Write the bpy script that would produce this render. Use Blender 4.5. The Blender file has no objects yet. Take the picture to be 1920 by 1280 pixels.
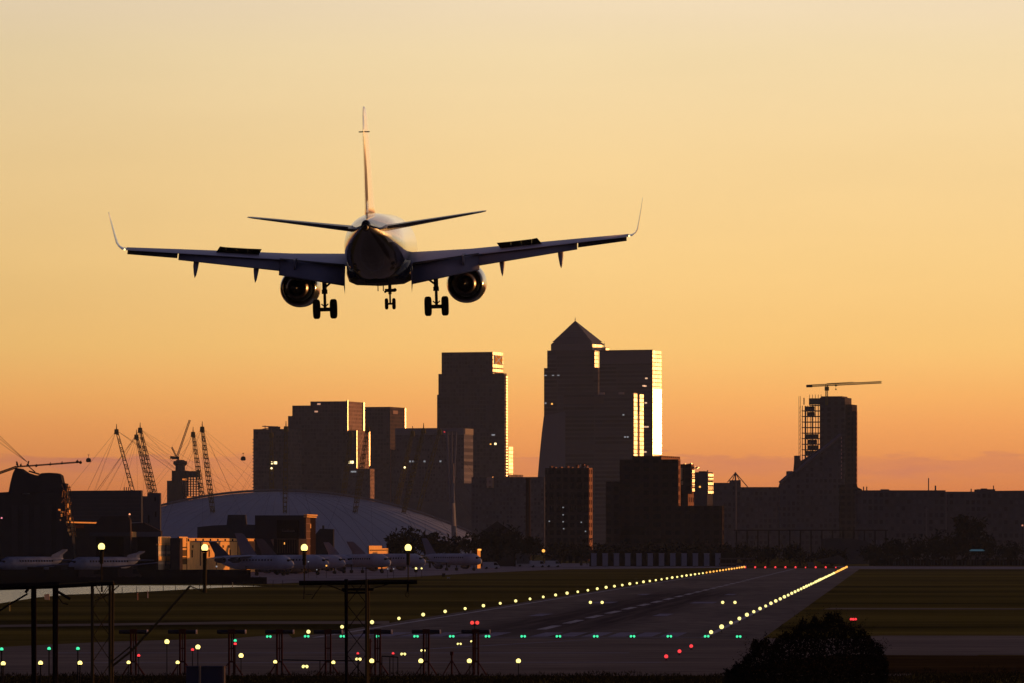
import bpy, bmesh, math, random
from mathutils import Vector, Matrix
random.seed(7)
S = bpy.context.scene
COL = S.collection
# ------------------------------------------------------------------ camera
F = 11500.0; H = 7.4; HY = 1021.0          # focal length in photo pixels, eye height, horizon row
cam = bpy.data.objects.new('camera', bpy.data.cameras.new('camera')); COL.objects.link(cam)
cam.location = (0, 0, H); cam.rotation_euler = (math.radians(90), 0, 0)
cam.data.sensor_width = 36; cam.data.lens = 36*F/1920; cam.data.shift_y = (HY-640)/1920
cam.data.clip_start = 1; cam.data.clip_end = 60000
S.camera = cam
S.view_settings.view_transform = 'Standard'; S.view_settings.look = 'None'
S.view_settings.exposure = 0; S.view_settings.gamma = 1
# ------------------------------------------------------------------ sun and sky
SUN_AZ = 42.0; SUN_EL = 1.2               # azimuth to the right of the view axis
sd = bpy.data.lights.new('sun', 'SUN'); sun = bpy.data.objects.new('sun', sd); COL.objects.link(sun)
sd.energy = 4.3; sd.angle = math.radians(0.6); sd.color = (1.0, 0.43, 0.12)
a, e = math.radians(SUN_AZ), math.radians(SUN_EL)
SUNV = Vector((math.sin(a)*math.cos(e), math.cos(a)*math.cos(e), math.sin(e)))
sun.rotation_euler = SUNV.to_track_quat('Z', 'Y').to_euler()

def lin(c):
    return tuple(((v/255)/12.92 if v/255 <= .04045 else ((v/255+.055)/1.055)**2.4) for v in c)
W = bpy.data.worlds.new('World'); S.world = W; W.use_nodes = True
nt = W.node_tree; nt.nodes.clear()
def N(t, **k):
    n = nt.nodes.new(t)
    for x, v in k.items(): setattr(n, x, v)
    return n
def L(a_, b_): nt.links.new(a_, b_)
def M(op, a_, b_=None, c_=None, clamp=False):
    n = N('ShaderNodeMath', operation=op, use_clamp=clamp)
    for i, v in enumerate((a_, b_, c_)):
        if v is None: continue
        if isinstance(v, (int, float)): n.inputs[i].default_value = v
        else: L(v, n.inputs[i])
    return n.outputs[0]
tc = N('ShaderNodeTexCoord'); sep = N('ShaderNodeSeparateXYZ'); L(tc.outputs['Generated'], sep.inputs[0])
X_, Y_, Z_ = sep.outputs
sq = M('SQRT', M('MAXIMUM', Z_, 0.0))
def ramp(fac, stops, interp='LINEAR'):
    r = N('ShaderNodeValToRGB'); cr = r.color_ramp; cr.interpolation = interp
    while len(cr.elements) > 1: cr.elements.remove(cr.elements[-1])
    cr.elements[0].position = stops[0][0]; cr.elements[0].color = (*lin(stops[0][1]), 1)
    for p, c in stops[1:]:
        el = cr.elements.new(p); el.color = (*lin(c), 1)
    L(fac, r.inputs[0]); return r.outputs[0]
front = ramp(sq, [(.0, (204, 112, 74)), (.06, (212, 120, 75)), (.094, (218, 130, 76)), (.118, (234, 148, 83)), (.139, (247, 165, 92)),
    (.156, (253, 181, 101)), (.18, (255, 201, 119)), (.213, (255, 211, 137)), (.25, (250, 215, 154)), (.283, (244, 219, 172)),
    (.298, (242, 220, 185)), (.41, (192, 178, 164)), (.585, (116, 110, 122)), (.77, (76, 76, 94)), (1, (56, 60, 84))])
back = ramp(sq, [(0, (56, 46, 62)), (.31, (72, 62, 84)), (.55, (68, 66, 88)), (1, (56, 60, 84))])
# azimuth factor towards the sun
hd = M('SQRT', M('MAXIMUM', M('ADD', M('MULTIPLY', X_, X_), M('MULTIPLY', Y_, Y_)), 1e-6))
dt = M('DIVIDE', M('ADD', M('MULTIPLY', X_, math.sin(a)), M('MULTIPLY', Y_, math.cos(a))), hd)
mr = N('ShaderNodeMapRange', interpolation_type='SMOOTHSTEP')
L(dt, mr.inputs[0]); mr.inputs[1].default_value = -.35; mr.inputs[2].default_value = .62
mix = N('ShaderNodeMix', data_type='RGBA'); L(mr.outputs[0], mix.inputs[0]); L(back, mix.inputs[6]); L(front, mix.inputs[7])
# thin cloud bank low over the horizon
cmb = N('ShaderNodeCombineXYZ'); L(M('MULTIPLY', X_, 105), cmb.inputs[0]); L(M('MULTIPLY', Y_, 10), cmb.inputs[1]); L(M('MULTIPLY', Z_, 700), cmb.inputs[2])
nz = N('ShaderNodeTexNoise'); L(cmb.outputs[0], nz.inputs['Vector']); nz.inputs['Scale'].default_value = 1.0; nz.inputs['Detail'].default_value = 6; nz.inputs['Roughness'].default_value = .6
cmb3 = N('ShaderNodeCombineXYZ'); L(M('MULTIPLY', X_, 26), cmb3.inputs[0]); L(M('MULTIPLY', Y_, 5), cmb3.inputs[1]); L(M('MULTIPLY', Z_, 200), cmb3.inputs[2])
nz3_ = N('ShaderNodeTexNoise'); L(cmb3.outputs[0], nz3_.inputs['Vector']); nz3_.inputs['Scale'].default_value = 1.0; nz3_.inputs['Detail'].default_value = 5
class nz3: outputs = [M('SUBTRACT', M('MULTIPLY', nz3_.outputs[0], 2.6), .78, clamp=True)]
edge = M('ADD', M('MULTIPLY', nz.outputs[0], .0070), .0112)        # wavy top of the bank
m1 = N('ShaderNodeMapRange', interpolation_type='SMOOTHSTEP'); L(M('SUBTRACT', edge, Z_), m1.inputs[0]); m1.inputs[1].default_value = -.0003; m1.inputs[2].default_value = .0009
m2 = N('ShaderNodeMapRange', interpolation_type='SMOOTHSTEP'); L(M('SUBTRACT', edge, Z_), m2.inputs[0]); m2.inputs[1].default_value = .0055; m2.inputs[2].default_value = .0006
cf = M('MULTIPLY', M('MULTIPLY', m1.outputs[0], m2.outputs[0]), M('MULTIPLY', nz3.outputs[0], 1.0), clamp=True)
cl = N('ShaderNodeMix', data_type='RGBA'); L(cf, cl.inputs[0]); L(mix.outputs[2], cl.inputs[6]); cl.inputs[7].default_value = (*lin((205, 126, 98)), 1)
# broad very faint streaks
cmb2 = N('ShaderNodeCombineXYZ'); L(M('MULTIPLY', X_, 14), cmb2.inputs[0]); L(M('MULTIPLY', Y_, 2), cmb2.inputs[1]); L(M('MULTIPLY', Z_, 90), cmb2.inputs[2])
nz2 = N('ShaderNodeTexNoise'); L(cmb2.outputs[0], nz2.inputs['Vector']); nz2.inputs['Scale'].default_value = 1.0; nz2.inputs['Detail'].default_value = 4
hs = N('ShaderNodeHueSaturation'); L(cl.outputs[2], hs.inputs['Color'])
m3 = N('ShaderNodeMapRange', interpolation_type='SMOOTHSTEP'); L(X_, m3.inputs[0]); m3.inputs[1].default_value = -.11; m3.inputs[2].default_value = .02; m3.inputs[3].default_value = .825; m3.inputs[4].default_value = .995
L(M('ADD', M('MULTIPLY', nz2.outputs[0], .09), m3.outputs[0]), hs.inputs['Value'])
bg1 = N('ShaderNodeBackground'); L(hs.outputs[0], bg1.inputs[0]); bg1.inputs[1].default_value = 1.0
sky = N('ShaderNodeTexSky', sky_type='NISHITA'); sky.sun_disc = False
sky.sun_elevation = math.radians(SUN_EL); sky.sun_rotation = math.radians(SUN_AZ)
sky.dust_density = 2.5; sky.air_density = 1.2
bg2 = N('ShaderNodeBackground'); L(sky.outputs[0], bg2.inputs[0]); bg2.inputs[1].default_value = .006
ad = N('ShaderNodeAddShader'); L(bg1.outputs[0], ad.inputs[0]); L(bg2.outputs[0], ad.inputs[1])
out = N('ShaderNodeOutputWorld'); L(ad.outputs[0], out.inputs[0])

# ------------------------------------------------------------------ mapping of photo pixels to places at a chosen distance
def P(px, py, D): return Vector(((px-960)/F*D, D, H+(HY-py)/F*D))
def GD(py): return H*F/(py-HY)
def G(px, py, z=0):
    D = (H-z)*F/(py-HY); return Vector(((px-960)/F*D, D, z))
def ZY(py, D): return H+(HY-py)/F*D
# ------------------------------------------------------------------ mesh builder
class MB:
    def __init__(s): s.v = []; s.f = []; s.m = []; s.sm = []
    def add(s, vs, fs, m=0, smooth=False):
        o = len(s.v); s.v += [tuple(v) for v in vs]
        for f in fs: s.f.append([i+o for i in f]); s.m.append(m); s.sm.append(smooth)
        return s
    def box(s, x0, x1, y0, y1, z0, z1, m=0, ms=None, mt=None):
        vs = [(x0,y0,z0),(x1,y0,z0),(x1,y1,z0),(x0,y1,z0),(x0,y0,z1),(x1,y0,z1),(x1,y1,z1),(x0,y1,z1)]
        o = len(s.v); s.v += vs
        ms = m if ms is None else ms; mt = m if mt is None else mt
        for f, k in (((0,3,2,1), m), ((4,5,6,7), mt), ((0,1,5,4), m), ((1,2,6,5), ms), ((2,3,7,6), m), ((3,0,4,7), m)):
            s.f.append([i+o for i in f]); s.m.append(k); s.sm.append(False)
        return s
    def cyl(s, a_, b_, r0, r1=None, n=8, m=0, cap=True, smooth=True):
        a_, b_ = Vector(a_), Vector(b_); r1 = r0 if r1 is None else r1
        d = (b_-a_); 
        if d.length < 1e-9: return s
        q = d.to_track_quat('Z', 'Y'); vs = []
        for p, r in ((a_, r0), (b_, r1)):
            for i in range(n):
                t = 2*math.pi*i/n; vs.append(p+q@Vector((r*math.cos(t), r*math.sin(t), 0)))
        s.add(vs, [(i, (i+1) % n, n+(i+1) % n, n+i) for i in range(n)], m, smooth)
        if cap: s.add([vs[i] for i in range(n)], [tuple(reversed(range(n)))], m); s.add([vs[n+i] for i in range(n)], [tuple(range(n))], m)
        return s
    def beam(s, a_, b_, w, m=0): return s.cyl(a_, b_, w/2*1.414, n=4, m=m, smooth=False)
    def loft(s, rings, m=0, smooth=True, cap=True, mfun=None):
        n = len(rings[0]); o = len(s.v)
        for r in rings: s.v += [tuple(p) for p in r]
        for k in range(len(rings)-1):
            for i in range(n):
                s.f.append([o+k*n+i, o+k*n+(i+1) % n, o+(k+1)*n+(i+1) % n, o+(k+1)*n+i]); s.m.append(m); s.sm.append(smooth)
        if cap:
            s.f.append([o+i for i in reversed(range(n))]); s.m.append(m); s.sm.append(False)
            s.f.append([o+(len(rings)-1)*n+i for i in range(n)]); s.m.append(m); s.sm.append(False)
        return s
    def lathe(s, prof, c=(0,0,0), axis='y', n=32, m=0):
        rings = []
        for (t, r) in prof:
            ring = []
            for i in range(n):
                u = 2*math.pi*i/n
                if axis == 'y': p = (c[0]+r*math.cos(u), c[1]+t, c[2]+r*math.sin(u))
                elif axis == 'x': p = (c[0]+t, c[1]+r*math.cos(u), c[2]+r*math.sin(u))
                else: p = (c[0]+r*math.cos(u), c[1]+r*math.sin(u), c[2]+t)
                ring.append(p)
            rings.append(ring)
        return s.loft(rings, m, True, False)
    def sphere(s, c, r, m=0, n=12, sz=1, sx=1):
        c = Vector(c); prof = []
        k = n//2
        for j in range(k+1):
            t = math.pi*j/k; prof.append((-math.cos(t)*r*sz, max(math.sin(t)*r, r*.01)))
        rings = [[(c.x+rr*math.cos(2*math.pi*i/n)*sx, c.y+rr*math.sin(2*math.pi*i/n), c.z+t) for i in range(n)] for t, rr in prof]
        return s.loft(rings, m, True, True)
    def prism(s, poly, y0, y1, m=0):            # polygon in x,z extruded along y
        n = len(poly); vs = [(x, y0, z) for x, z in poly]+[(x, y1, z) for x, z in poly]
        s.add(vs, [tuple(range(n)), tuple(reversed(range(n, 2*n)))]+[(i, n+i, n+(i+1) % n, (i+1) % n) for i in range(n)], m)
        return s
    def build(s, name, mats, parent=None, loc=None, fix=True):
        me = bpy.data.meshes.new(name); me.from_pydata(s.v, [], s.f)
        if not isinstance(mats, (list, tuple)): mats = [mats]
        for m in mats: me.materials.append(m)
        me.polygons.foreach_set('material_index', s.m); me.polygons.foreach_set('use_smooth', s.sm)
        me.update()
        if fix:
            bm = bmesh.new(); bm.from_mesh(me); bmesh.ops.recalc_face_normals(bm, faces=bm.faces); bm.to_mesh(me); bm.free()
        o = bpy.data.objects.new(name, me); COL.objects.link(o)
        if parent: o.parent = parent
        if loc is not None: o.location = loc
        return o
def tag(o, label=None, cat=None, group=None, kind=None):
    if label: o['label'] = label
    if cat: o['category'] = cat
    if group: o['group'] = group
    if kind: o['kind'] = kind
    return o
def empty(name, loc, label=None, cat=None, group=None, rz=0):
    o = bpy.data.objects.new(name, None); COL.objects.link(o); o.location = loc; o.rotation_euler = (0, 0, rz)
    return tag(o, label, cat, group)
def copy_tree(root, loc=None, rz=None, scale=None, label=None, group=None):
    kids = {}
    for o in COL.objects:
        if o.parent: kids.setdefault(o.parent.name, []).append(o)
    def rec(o, par):
        c = o.copy(); COL.objects.link(c); c.parent = par
        for k in kids.get(o.name, []): rec(k, c)
        return c
    r = rec(root, None)
    if loc is not None: r.location = loc
    if rz is not None: r.rotation_euler = (0, 0, rz)
    if scale: r.scale = scale
    if label: r['label'] = label
    if group: r['group'] = group
    return r
# ------------------------------------------------------------------ materials
MATS = {}
def mat(name, col, rough=.7, metal=0, emit=None, est=1, noise=0, nscale=1.0, spec=0.0, bump=0, stretch=(1, 1, 1), coat=0):
    if name in MATS: return MATS[name]
    m = bpy.data.materials.new(name); m.use_nodes = True; t = m.node_tree; b = t.nodes['Principled BSDF']
    b.inputs['Base Color'].default_value = (*col, 1); b.inputs['Roughness'].default_value = rough; b.inputs['Metallic'].default_value = metal
    b.inputs['Specular IOR Level'].default_value = spec; b.inputs['Coat Weight'].default_value = coat
    if emit: b.inputs['Emission Color'].default_value = (*emit, 1); b.inputs['Emission Strength'].default_value = est
    if noise or bump:
        g = t.nodes.new('ShaderNodeTexCoord'); mp = t.nodes.new('ShaderNodeMapping'); mp.inputs['Scale'].default_value = stretch
        t.links.new(g.outputs['Object'], mp.inputs[0])
        n = t.nodes.new('ShaderNodeTexNoise'); n.inputs['Scale'].default_value = nscale; n.inputs['Detail'].default_value = 6; n.inputs['Roughness'].default_value = .65
        t.links.new(mp.outputs[0], n.inputs['Vector'])
        if noise:
            r = t.nodes.new('ShaderNodeMapRange'); r.inputs[1].default_value = .3; r.inputs[2].default_value = .7; r.inputs[3].default_value = 1-noise; r.inputs[4].default_value = 1+noise
            t.links.new(n.outputs[0], r.inputs[0])
            v = t.nodes.new('ShaderNodeVectorMath'); v.operation = 'SCALE'; v.inputs[0].default_value = col
            t.links.new(r.outputs[0], v.inputs['Scale']); t.links.new(v.outputs[0], b.inputs['Base Color'])
        if bump:
            bp = t.nodes.new('ShaderNodeBump'); bp.inputs['Strength'].default_value = bump; bp.inputs['Distance'].default_value = .1
            t.links.new(n.outputs[0], bp.inputs['Height']); t.links.new(bp.outputs[0], b.inputs['Normal'])
    MATS[name] = m; return m
def facade(name, wall, glass, fh=4.0, cw=3.0, fr=.35, fc=.25, rg=.25, rw=.7, lit=0.0, litc=(1, .6, .25), wob=.02, spec=0.0):
    """window grid in object space: floors every fh metres, columns every cw metres"""
    if name in MATS: return MATS[name]
    m = bpy.data.materials.new(name); m.use_nodes = True; t = m.node_tree; b = t.nodes['Principled BSDF']
    nn = t.nodes.new; lk = t.links.new
    def mth(op, x, y=None):
        n = nn('ShaderNodeMath'); n.operation = op
        for i, v in enumerate((x, y)):
            if v is None: continue
            if isinstance(v, (int, float)): n.inputs[i].default_value = v
            else: lk(v, n.inputs[i])
        return n.outputs[0]
    b.inputs['Specular IOR Level'].default_value = spec
    g = nn('ShaderNodeTexCoord'); sp = nn('ShaderNodeSeparateXYZ'); lk(g.outputs['Object'], sp.inputs[0])
    u = mth('DIVIDE', mth('ADD', mth('ADD', sp.outputs[0], sp.outputs[1]), 1000), cw); z = mth('DIVIDE', sp.outputs[2], fh)
    wz = mth('GREATER_THAN', mth('FRACT', z), fr); wu = mth('GREATER_THAN', mth('FRACT', u), fc)
    win = mth('MULTIPLY', wz, wu)
    cm = nn('ShaderNodeCombineXYZ'); lk(mth('FLOOR', u), cm.inputs[0]); lk(mth('FLOOR', z), cm.inputs[1])
    wn = nn('ShaderNodeTexWhiteNoise'); wn.noise_dimensions = '2D'; lk(cm.outputs[0], wn.inputs['Vector'])
    sc = nn('ShaderNodeVectorMath'); sc.operation = 'SCALE'; sc.inputs[0].default_value = glass
    lk(mth('ADD', mth('MULTIPLY', wn.outputs[0], 1.0), .5), sc.inputs['Scale'])
    ns = nn('ShaderNodeTexNoise'); ns.inputs['Scale'].default_value = .05; ns.inputs['Detail'].default_value = 4; lk(g.outputs['Object'], ns.inputs['Vector'])
    ws = nn('ShaderNodeVectorMath'); ws.operation = 'SCALE'; ws.inputs[0].default_value = wall; lk(mth('ADD', ns.outputs[0], .5), ws.inputs['Scale'])
    mx = nn('ShaderNodeMix'); mx.data_type = 'RGBA'; lk(win, mx.inputs[0]); lk(ws.outputs[0], mx.inputs[6]); lk(sc.outputs[0], mx.inputs[7])
    lk(mx.outputs[2], b.inputs['Base Color'])
    mr_ = nn('ShaderNodeMix'); mr_.data_type = 'FLOAT'; lk(win, mr_.inputs[0]); mr_.inputs[2].default_value = rw; mr_.inputs[3].default_value = rg
    lk(mr_.outputs[0], b.inputs['Roughness'])
    if wob:                                   # panes are never quite coplanar
        bp = nn('ShaderNodeVectorMath'); bp.operation = 'SCALE'; wc = nn('ShaderNodeVectorMath'); wc.operation = 'SUBTRACT'; lk(wn.outputs[1], wc.inputs[0]); wc.inputs[1].default_value = (.5, .5, .5)
        lk(wc.outputs[0], bp.inputs[0]); bp.inputs['Scale'].default_value = wob*2
        ge = nn('ShaderNodeNewGeometry'); ad_ = nn('ShaderNodeVectorMath'); lk(ge.outputs['Normal'], ad_.inputs[0]); lk(bp.outputs[0], ad_.inputs[1])
        nm = nn('ShaderNodeVectorMath'); nm.operation = 'NORMALIZE'; lk(ad_.outputs[0], nm.inputs[0]); lk(nm.outputs[0], b.inputs['Normal'])
    if lit:
        on = mth('MULTIPLY', mth('GREATER_THAN', wn.outputs[0], 1-lit), win)
        b.inputs['Emission Color'].default_value = (*litc, 1); lk(mth('MULTIPLY', on, .5), b.inputs['Emission Strength'])
    MATS[name] = m; return m
white_paint = mat('white_paint', (.62, .62, .64), .35, noise=.08, nscale=.5, coat=.3, spec=.5)
grey_metal = mat('grey_metal', (.16, .16, .17), .5, .3, noise=.2, nscale=2)
dark_metal = mat('dark_metal', (.03, .026, .026), .6, noise=.3, nscale=3)
black_rubber = mat('black_rubber', (.012, .012, .012), .85)
asphalt = None
far_wall = mat('far_wall', (.10, .085, .10), .9, noise=.25, nscale=.05)
near_wall = mat('near_wall', (.045, .032, .034), .9, noise=.3, nscale=.08)
roof_grey = mat('roof_grey', (.12, .11, .13), .8, noise=.2, nscale=.1)
glow_white = mat('glow_white', (1, 1, .8), .5, emit=(1, .85, .27), est=1.6)
glow_amber = mat('glow_amber', (1, .5, .1), .5, emit=(1, .45, .08), est=1.5)
glow_red = mat('glow_red', (1, .05, .05), .5, emit=(1, .05, .06), est=1.3)
glow_green = mat('glow_green', (.1, 1, .6), .5, emit=(.07, 1, .46), est=1.05)
glow_lamp = mat('glow_lamp', (1, .9, .6), .5, emit=(1, .80, .22), est=2.2)
#PART2
# ------------------------------------------------------------------ ground, runway, water
def ground_mat(name, c1, c2, sc=.02, rough=1.0, spec=0.0, stretch=(1, 1, 1), bump=0, rubber=False, c3=None):
    m = bpy.data.materials.new(name); m.use_nodes = True; t = m.node_tree; b = t.nodes['Principled BSDF']; nn = t.nodes.new; lk = t.links.new
    g = nn('ShaderNodeTexCoord'); mp = nn('ShaderNodeMapping'); mp.inputs['Scale'].default_value = stretch; lk(g.outputs['Object'], mp.inputs[0])
    n = nn('ShaderNodeTexNoise'); n.inputs['Scale'].default_value = sc; n.inputs['Detail'].default_value = 8; n.inputs['Roughness'].default_value = .62; lk(mp.outputs[0], n.inputs['Vector'])
    r = nn('ShaderNodeValToRGB'); r.color_ramp.elements[0].position = .36; r.color_ramp.elements[0].color = (*c1, 1); r.color_ramp.elements[1].position = .66; r.color_ramp.elements[1].color = (*c2, 1)
    lk(n.outputs[0], r.inputs[0]); colr = r.outputs[0]
    n2 = nn('ShaderNodeTexNoise'); n2.inputs['Scale'].default_value = sc*14; n2.inputs['Detail'].default_value = 5; lk(mp.outputs[0], n2.inputs['Vector'])
    mr_ = nn('ShaderNodeMapRange'); mr_.inputs[1].default_value = .3; mr_.inputs[2].default_value = .7; mr_.inputs[3].default_value = .72; mr_.inputs[4].default_value = 1.28; lk(n2.outputs[0], mr_.inputs[0])
    s = nn('ShaderNodeVectorMath'); s.operation = 'SCALE'; lk(colr, s.inputs[0]); lk(mr_.outputs[0], s.inputs['Scale']); colr = s.outputs[0]
    if rubber:                                 # tyre rubber laid down along the centre line, worn with streaks
        sp = nn('ShaderNodeSeparateXYZ'); lk(g.outputs['Object'], sp.inputs[0])
        def mth(op, x, y=None):
            q = nn('ShaderNodeMath'); q.operation = op
            for i, v in enumerate((x, y)):
                if v is None: continue
                if isinstance(v, (int, float)): q.inputs[i].default_value = v
                else: lk(v, q.inputs[i])
            return q.outputs[0]
        def mrg(v, a0, a1, b0=0, b1=1):
            q = nn('ShaderNodeMapRange'); q.interpolation_type = 'SMOOTHSTEP'; lk(v, q.inputs[0]); q.inputs[1].default_value = a0; q.inputs[2].default_value = a1; q.inputs[3].default_value = b0; q.inputs[4].default_value = b1; return q.outputs[0]
        st = nn('ShaderNodeMapping'); st.inputs['Scale'].default_value = (.9, .012, 1); lk(g.outputs['Object'], st.inputs[0])
        n3 = nn('ShaderNodeTexNoise'); n3.inputs['Scale'].default_value = 1; n3.inputs['Detail'].default_value = 5; lk(st.outputs[0], n3.inputs['Vector'])
        ax = mth('ABSOLUTE', sp.outputs[0])
        k = mth('MULTIPLY', mrg(ax, 9, 3.5), mrg(mth('ABSOLUTE', mth('SUBTRACT', sp.outputs[1], 260)), 330, 150))
        k = mth('MULTIPLY', k, mrg(n3.outputs[0], .3, .6, .45, .85))
        mx = nn('ShaderNodeMix'); mx.data_type = 'RGBA'; lk(k, mx.inputs[0]); lk(colr, mx.inputs[6]); mx.inputs[7].default_value = (*c3, 1); colr = mx.outputs[2]
    lk(colr, b.inputs['Base Color']); b.inputs['Roughness'].default_value = rough; b.inputs['Specular IOR Level'].default_value = spec
    if bump:
        bp = nn('ShaderNodeBump'); bp.inputs['Strength'].default_value = bump; bp.inputs['Distance'].default_value = .3; lk(n2.outputs[0], bp.inputs['Height']); lk(bp.outputs[0], b.inputs['Normal'])
    return m
grass_m = ground_mat('grass', (.030, .022, .006), (.175, .125, .026), .010, stretch=(.35, 1.5, 1))
asphalt = ground_mat('asphalt', (.135, .112, .102), (.215, .168, .152), .03, stretch=(1, .35, 1), rubber=True, c3=(.052, .038, .042))
pad_m = ground_mat('pad_asphalt', (.150, .116, .102), (.230, .176, .150), .02, stretch=(.5, 1.6, 1))
apron_m = ground_mat('apron_concrete', (.15, .125, .15), (.26, .22, .26), .02)
paint_m = ground_mat('worn_paint', (.26, .24, .27), (.52, .48, .54), .3)
paint2_m = ground_mat('faded_paint', (.19, .17, .23), (.27, .25, .34), .3)
water_m = bpy.data.materials.new('water'); water_m.use_nodes = True
_t = water_m.node_tree; _b = _t.nodes['Principled BSDF']; _b.inputs['Base Color'].default_value = (.02, .022, .028, 1); _b.inputs['Roughness'].default_value = .22; _b.inputs['IOR'].default_value = 1.33
_g = _t.nodes.new('ShaderNodeTexCoord'); _mp = _t.nodes.new('ShaderNodeMapping'); _mp.inputs['Scale'].default_value = (.6, 1.6, 1); _t.links.new(_g.outputs['Object'], _mp.inputs[0])
_n = _t.nodes.new('ShaderNodeTexNoise'); _n.inputs['Scale'].default_value = 1.2; _n.inputs['Detail'].default_value = 4; _t.links.new(_mp.outputs[0], _n.inputs['Vector'])
_bp = _t.nodes.new('ShaderNodeBump'); _bp.inputs['Strength'].default_value = 1.0; _bp.inputs['Distance'].default_value = .35; _t.links.new(_n.outputs[0], _bp.inputs['Height']); _t.links.new(_bp.outputs[0], _b.inputs['Normal'])
def sheet(name, pts, z, m, origin=None, rz=0):
    o = MB().add([(p[0], p[1], z) for p in pts], [tuple(range(len(pts)))]).build(name, m, fix=False)
    o['kind'] = 'structure'; 
    if o.data.polygons[0].normal.z < 0: o.data.flip_normals()
    return o
sheet('ground', [(-20000, -800), (20000, -800), (20000, 26000), (-20000, 26000)], 0, grass_m)
RW = Vector((-.425, 490, 0)); RA = math.atan(.0621); RD = Vector((math.sin(RA), math.cos(RA), 0)); RR = Vector((math.cos(RA), -math.sin(RA), 0))
def R(x, y, z=0): return RW+RR*x+RD*y+Vector((0, 0, z))
rw = MB().add([(-17, -6, .008), (20.5, -6, .008), (20.5, 1470, .008), (-17, 1470, .008)], [(0, 1, 2, 3)]).build('runway', asphalt, loc=RW, fix=False); rw.rotation_euler = (0, 0, -RA); rw['kind'] = 'structure'
sheet('turning_pad', [G(-400, 1266), G(1700, 1266), R(42, -2), R(-17, -2), G(540, 1187), G(440, 1195.5), G(200, 1202), G(0, 1212), G(-400, 1222)], .004, pad_m)
sheet('taxiway_link', [G(-300, 1174), G(300, 1166.5), G(470, 1163.5), G(730, 1163), G(730, 1168.5), G(470, 1168.5), G(300, 1170.5), G(-300, 1179)], .004, pad_m)
sheet('taxiway', [G(1560, 1226), G(2500, 1229), G(2500, 1191), G(1655, 1190.5), G(1600, 1193)], .0045, pad_m)
sheet('service_road', [G(1560, 1138.5), G(1990, 1139.5), G(1990, 1141.5), G(1540, 1141.2)], .004, pad_m)
sheet('perimeter_road', [G(1560, 1060.4), G(2300, 1062), G(2300, 1066.5), G(1590, 1065.5)], .004, apron_m)
sheet('apron', [G(-500, 1093.5), G(520, 1093), G(690, 1085), G(880, 1074), G(1060, 1066), G(1400, 1063), G(1400, 1056), G(-500, 1050)], .004, apron_m)
sheet('dock_water', [G(-400, 1152), G(-100, 1137), G(0, 1130), G(70, 1119), G(130, 1113.5), G(230, 1110.5), G(345, 1104), G(420, 1100), G(492, 1098), G(440, 1096.6), G(-400, 1096.6)], .01, water_m)
# painted markings, one sheet per kind
mk = MB(); 
for i in range(34):                                     # centre line dashes
    y = 48+i*42
    mk.add([R(-.45, y, .014), R(.45, y, .014), R(.45, y+26, .014), R(-.45, y+26, .014)], [(0, 1, 2, 3)])
tag(mk.build('centre_line', paint_m, fix=False), kind='structure')
mk = MB()
for i in range(6):
    for s in (-1, 1):
        x = s*(2.2+i*2.1); mk.add([R(x-.75, 6, .014), R(x+.75, 6, .014), R(x+.75, 30, .014), R(x-.75, 30, .014)], [(0, 1, 2, 3)])
mk.add([R(-15.6, 1.5, .0135), R(15.6, 1.5, .0135), R(15.6, 2.7, .0135), R(-15.6, 2.7, .0135)], [(0, 1, 2, 3)])
for s in (-1, 1):
    for y, w in ((150, 1.5), (290, 3.0), (420, 1.4)):
        mk.add([R(s*6.5-w/2*1, y, .014), R(s*6.5+w/2, y, .014), R(s*6.5+w/2, y+22, .014), R(s*6.5-w/2, y+22, .014)], [(0, 1, 2, 3)])
tag(mk.build('threshold_marking', paint2_m, fix=False), kind='structure')
mk = MB()
for s, x in ((-1, -15.4), (1, 15.7)):
    mk.add([R(x-.25, 0, .0145), R(x+.25, 0, .0145), R(x+.25, 1455, .0145), R(x-.25, 1455, .0145)], [(0, 1, 2, 3)])
tag(mk.build('edge_line', paint_m, fix=False), kind='structure')
mk = MB().add([G(100, 1222.4, .01), G(1180, 1222.4, .01), G(1180, 1223.3, .01), G(100, 1223.3, .01)], [(0, 1, 2, 3)])
mk.add([G(780, 1216, .01), G(1100, 1198, .01), G(1106, 1198.3, .01), G(800, 1216, .01)], [(0, 1, 2, 3)])
mk.add([G(150, 1241, .01), G(1240, 1240, .01), G(1240, 1240.8, .01), G(150, 1241.8, .01)], [(0, 1, 2, 3)])
tag(mk.build('pad_marking', paint2_m, fix=False), kind='structure')

# ------------------------------------------------------------------ airfield lights
ORD = ['', 'first', 'second', 'third', 'fourth', 'fifth', 'sixth', 'seventh', 'eighth', 'ninth', 'tenth', 'eleventh', 'twelfth', 'thirteenth', 'fourteenth', 'fifteenth', 'sixteenth', 'seventeenth', 'eighteenth', 'nineteenth', 'twentieth']
TENS = {2: 'twenty', 3: 'thirty', 4: 'forty', 5: 'fifty'}
def ordi(n):
    if n <= 20: return ORD[n]
    t, u = divmod(n, 10)
    return TENS[t]+'-'+ORD[u] if u else {30: 'thirtieth', 40: 'fortieth', 50: 'fiftieth'}[n]
def fixture(name, loc, r, m, label, group, z=.35, cat='airfield light', twin=0):
    """short stake with a glowing globe (twin = two globes side by side)"""
    b = MB(); b.cyl((0, 0, 0), (0, 0, z), .03, n=6, m=1); b.cyl((0, 0, 0), (0, 0, .04), .12, .08, n=8, m=1)
    b.cyl((0, 0, z-.02), (0, 0, z+.05), .07, .09, n=8, m=1)
    if twin:
        b.beam((-twin, 0, z), (twin, 0, z), .05, 1)
        for s in (-1, 1): b.sphere((s*twin, 0, z+r*.7), r, 0, 10)
    else: b.sphere((0, 0, z+r*.7), r, 0, 10)
    o = b.build(name, [m, dark_metal], loc=loc); return tag(o, label, cat, group)
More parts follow.
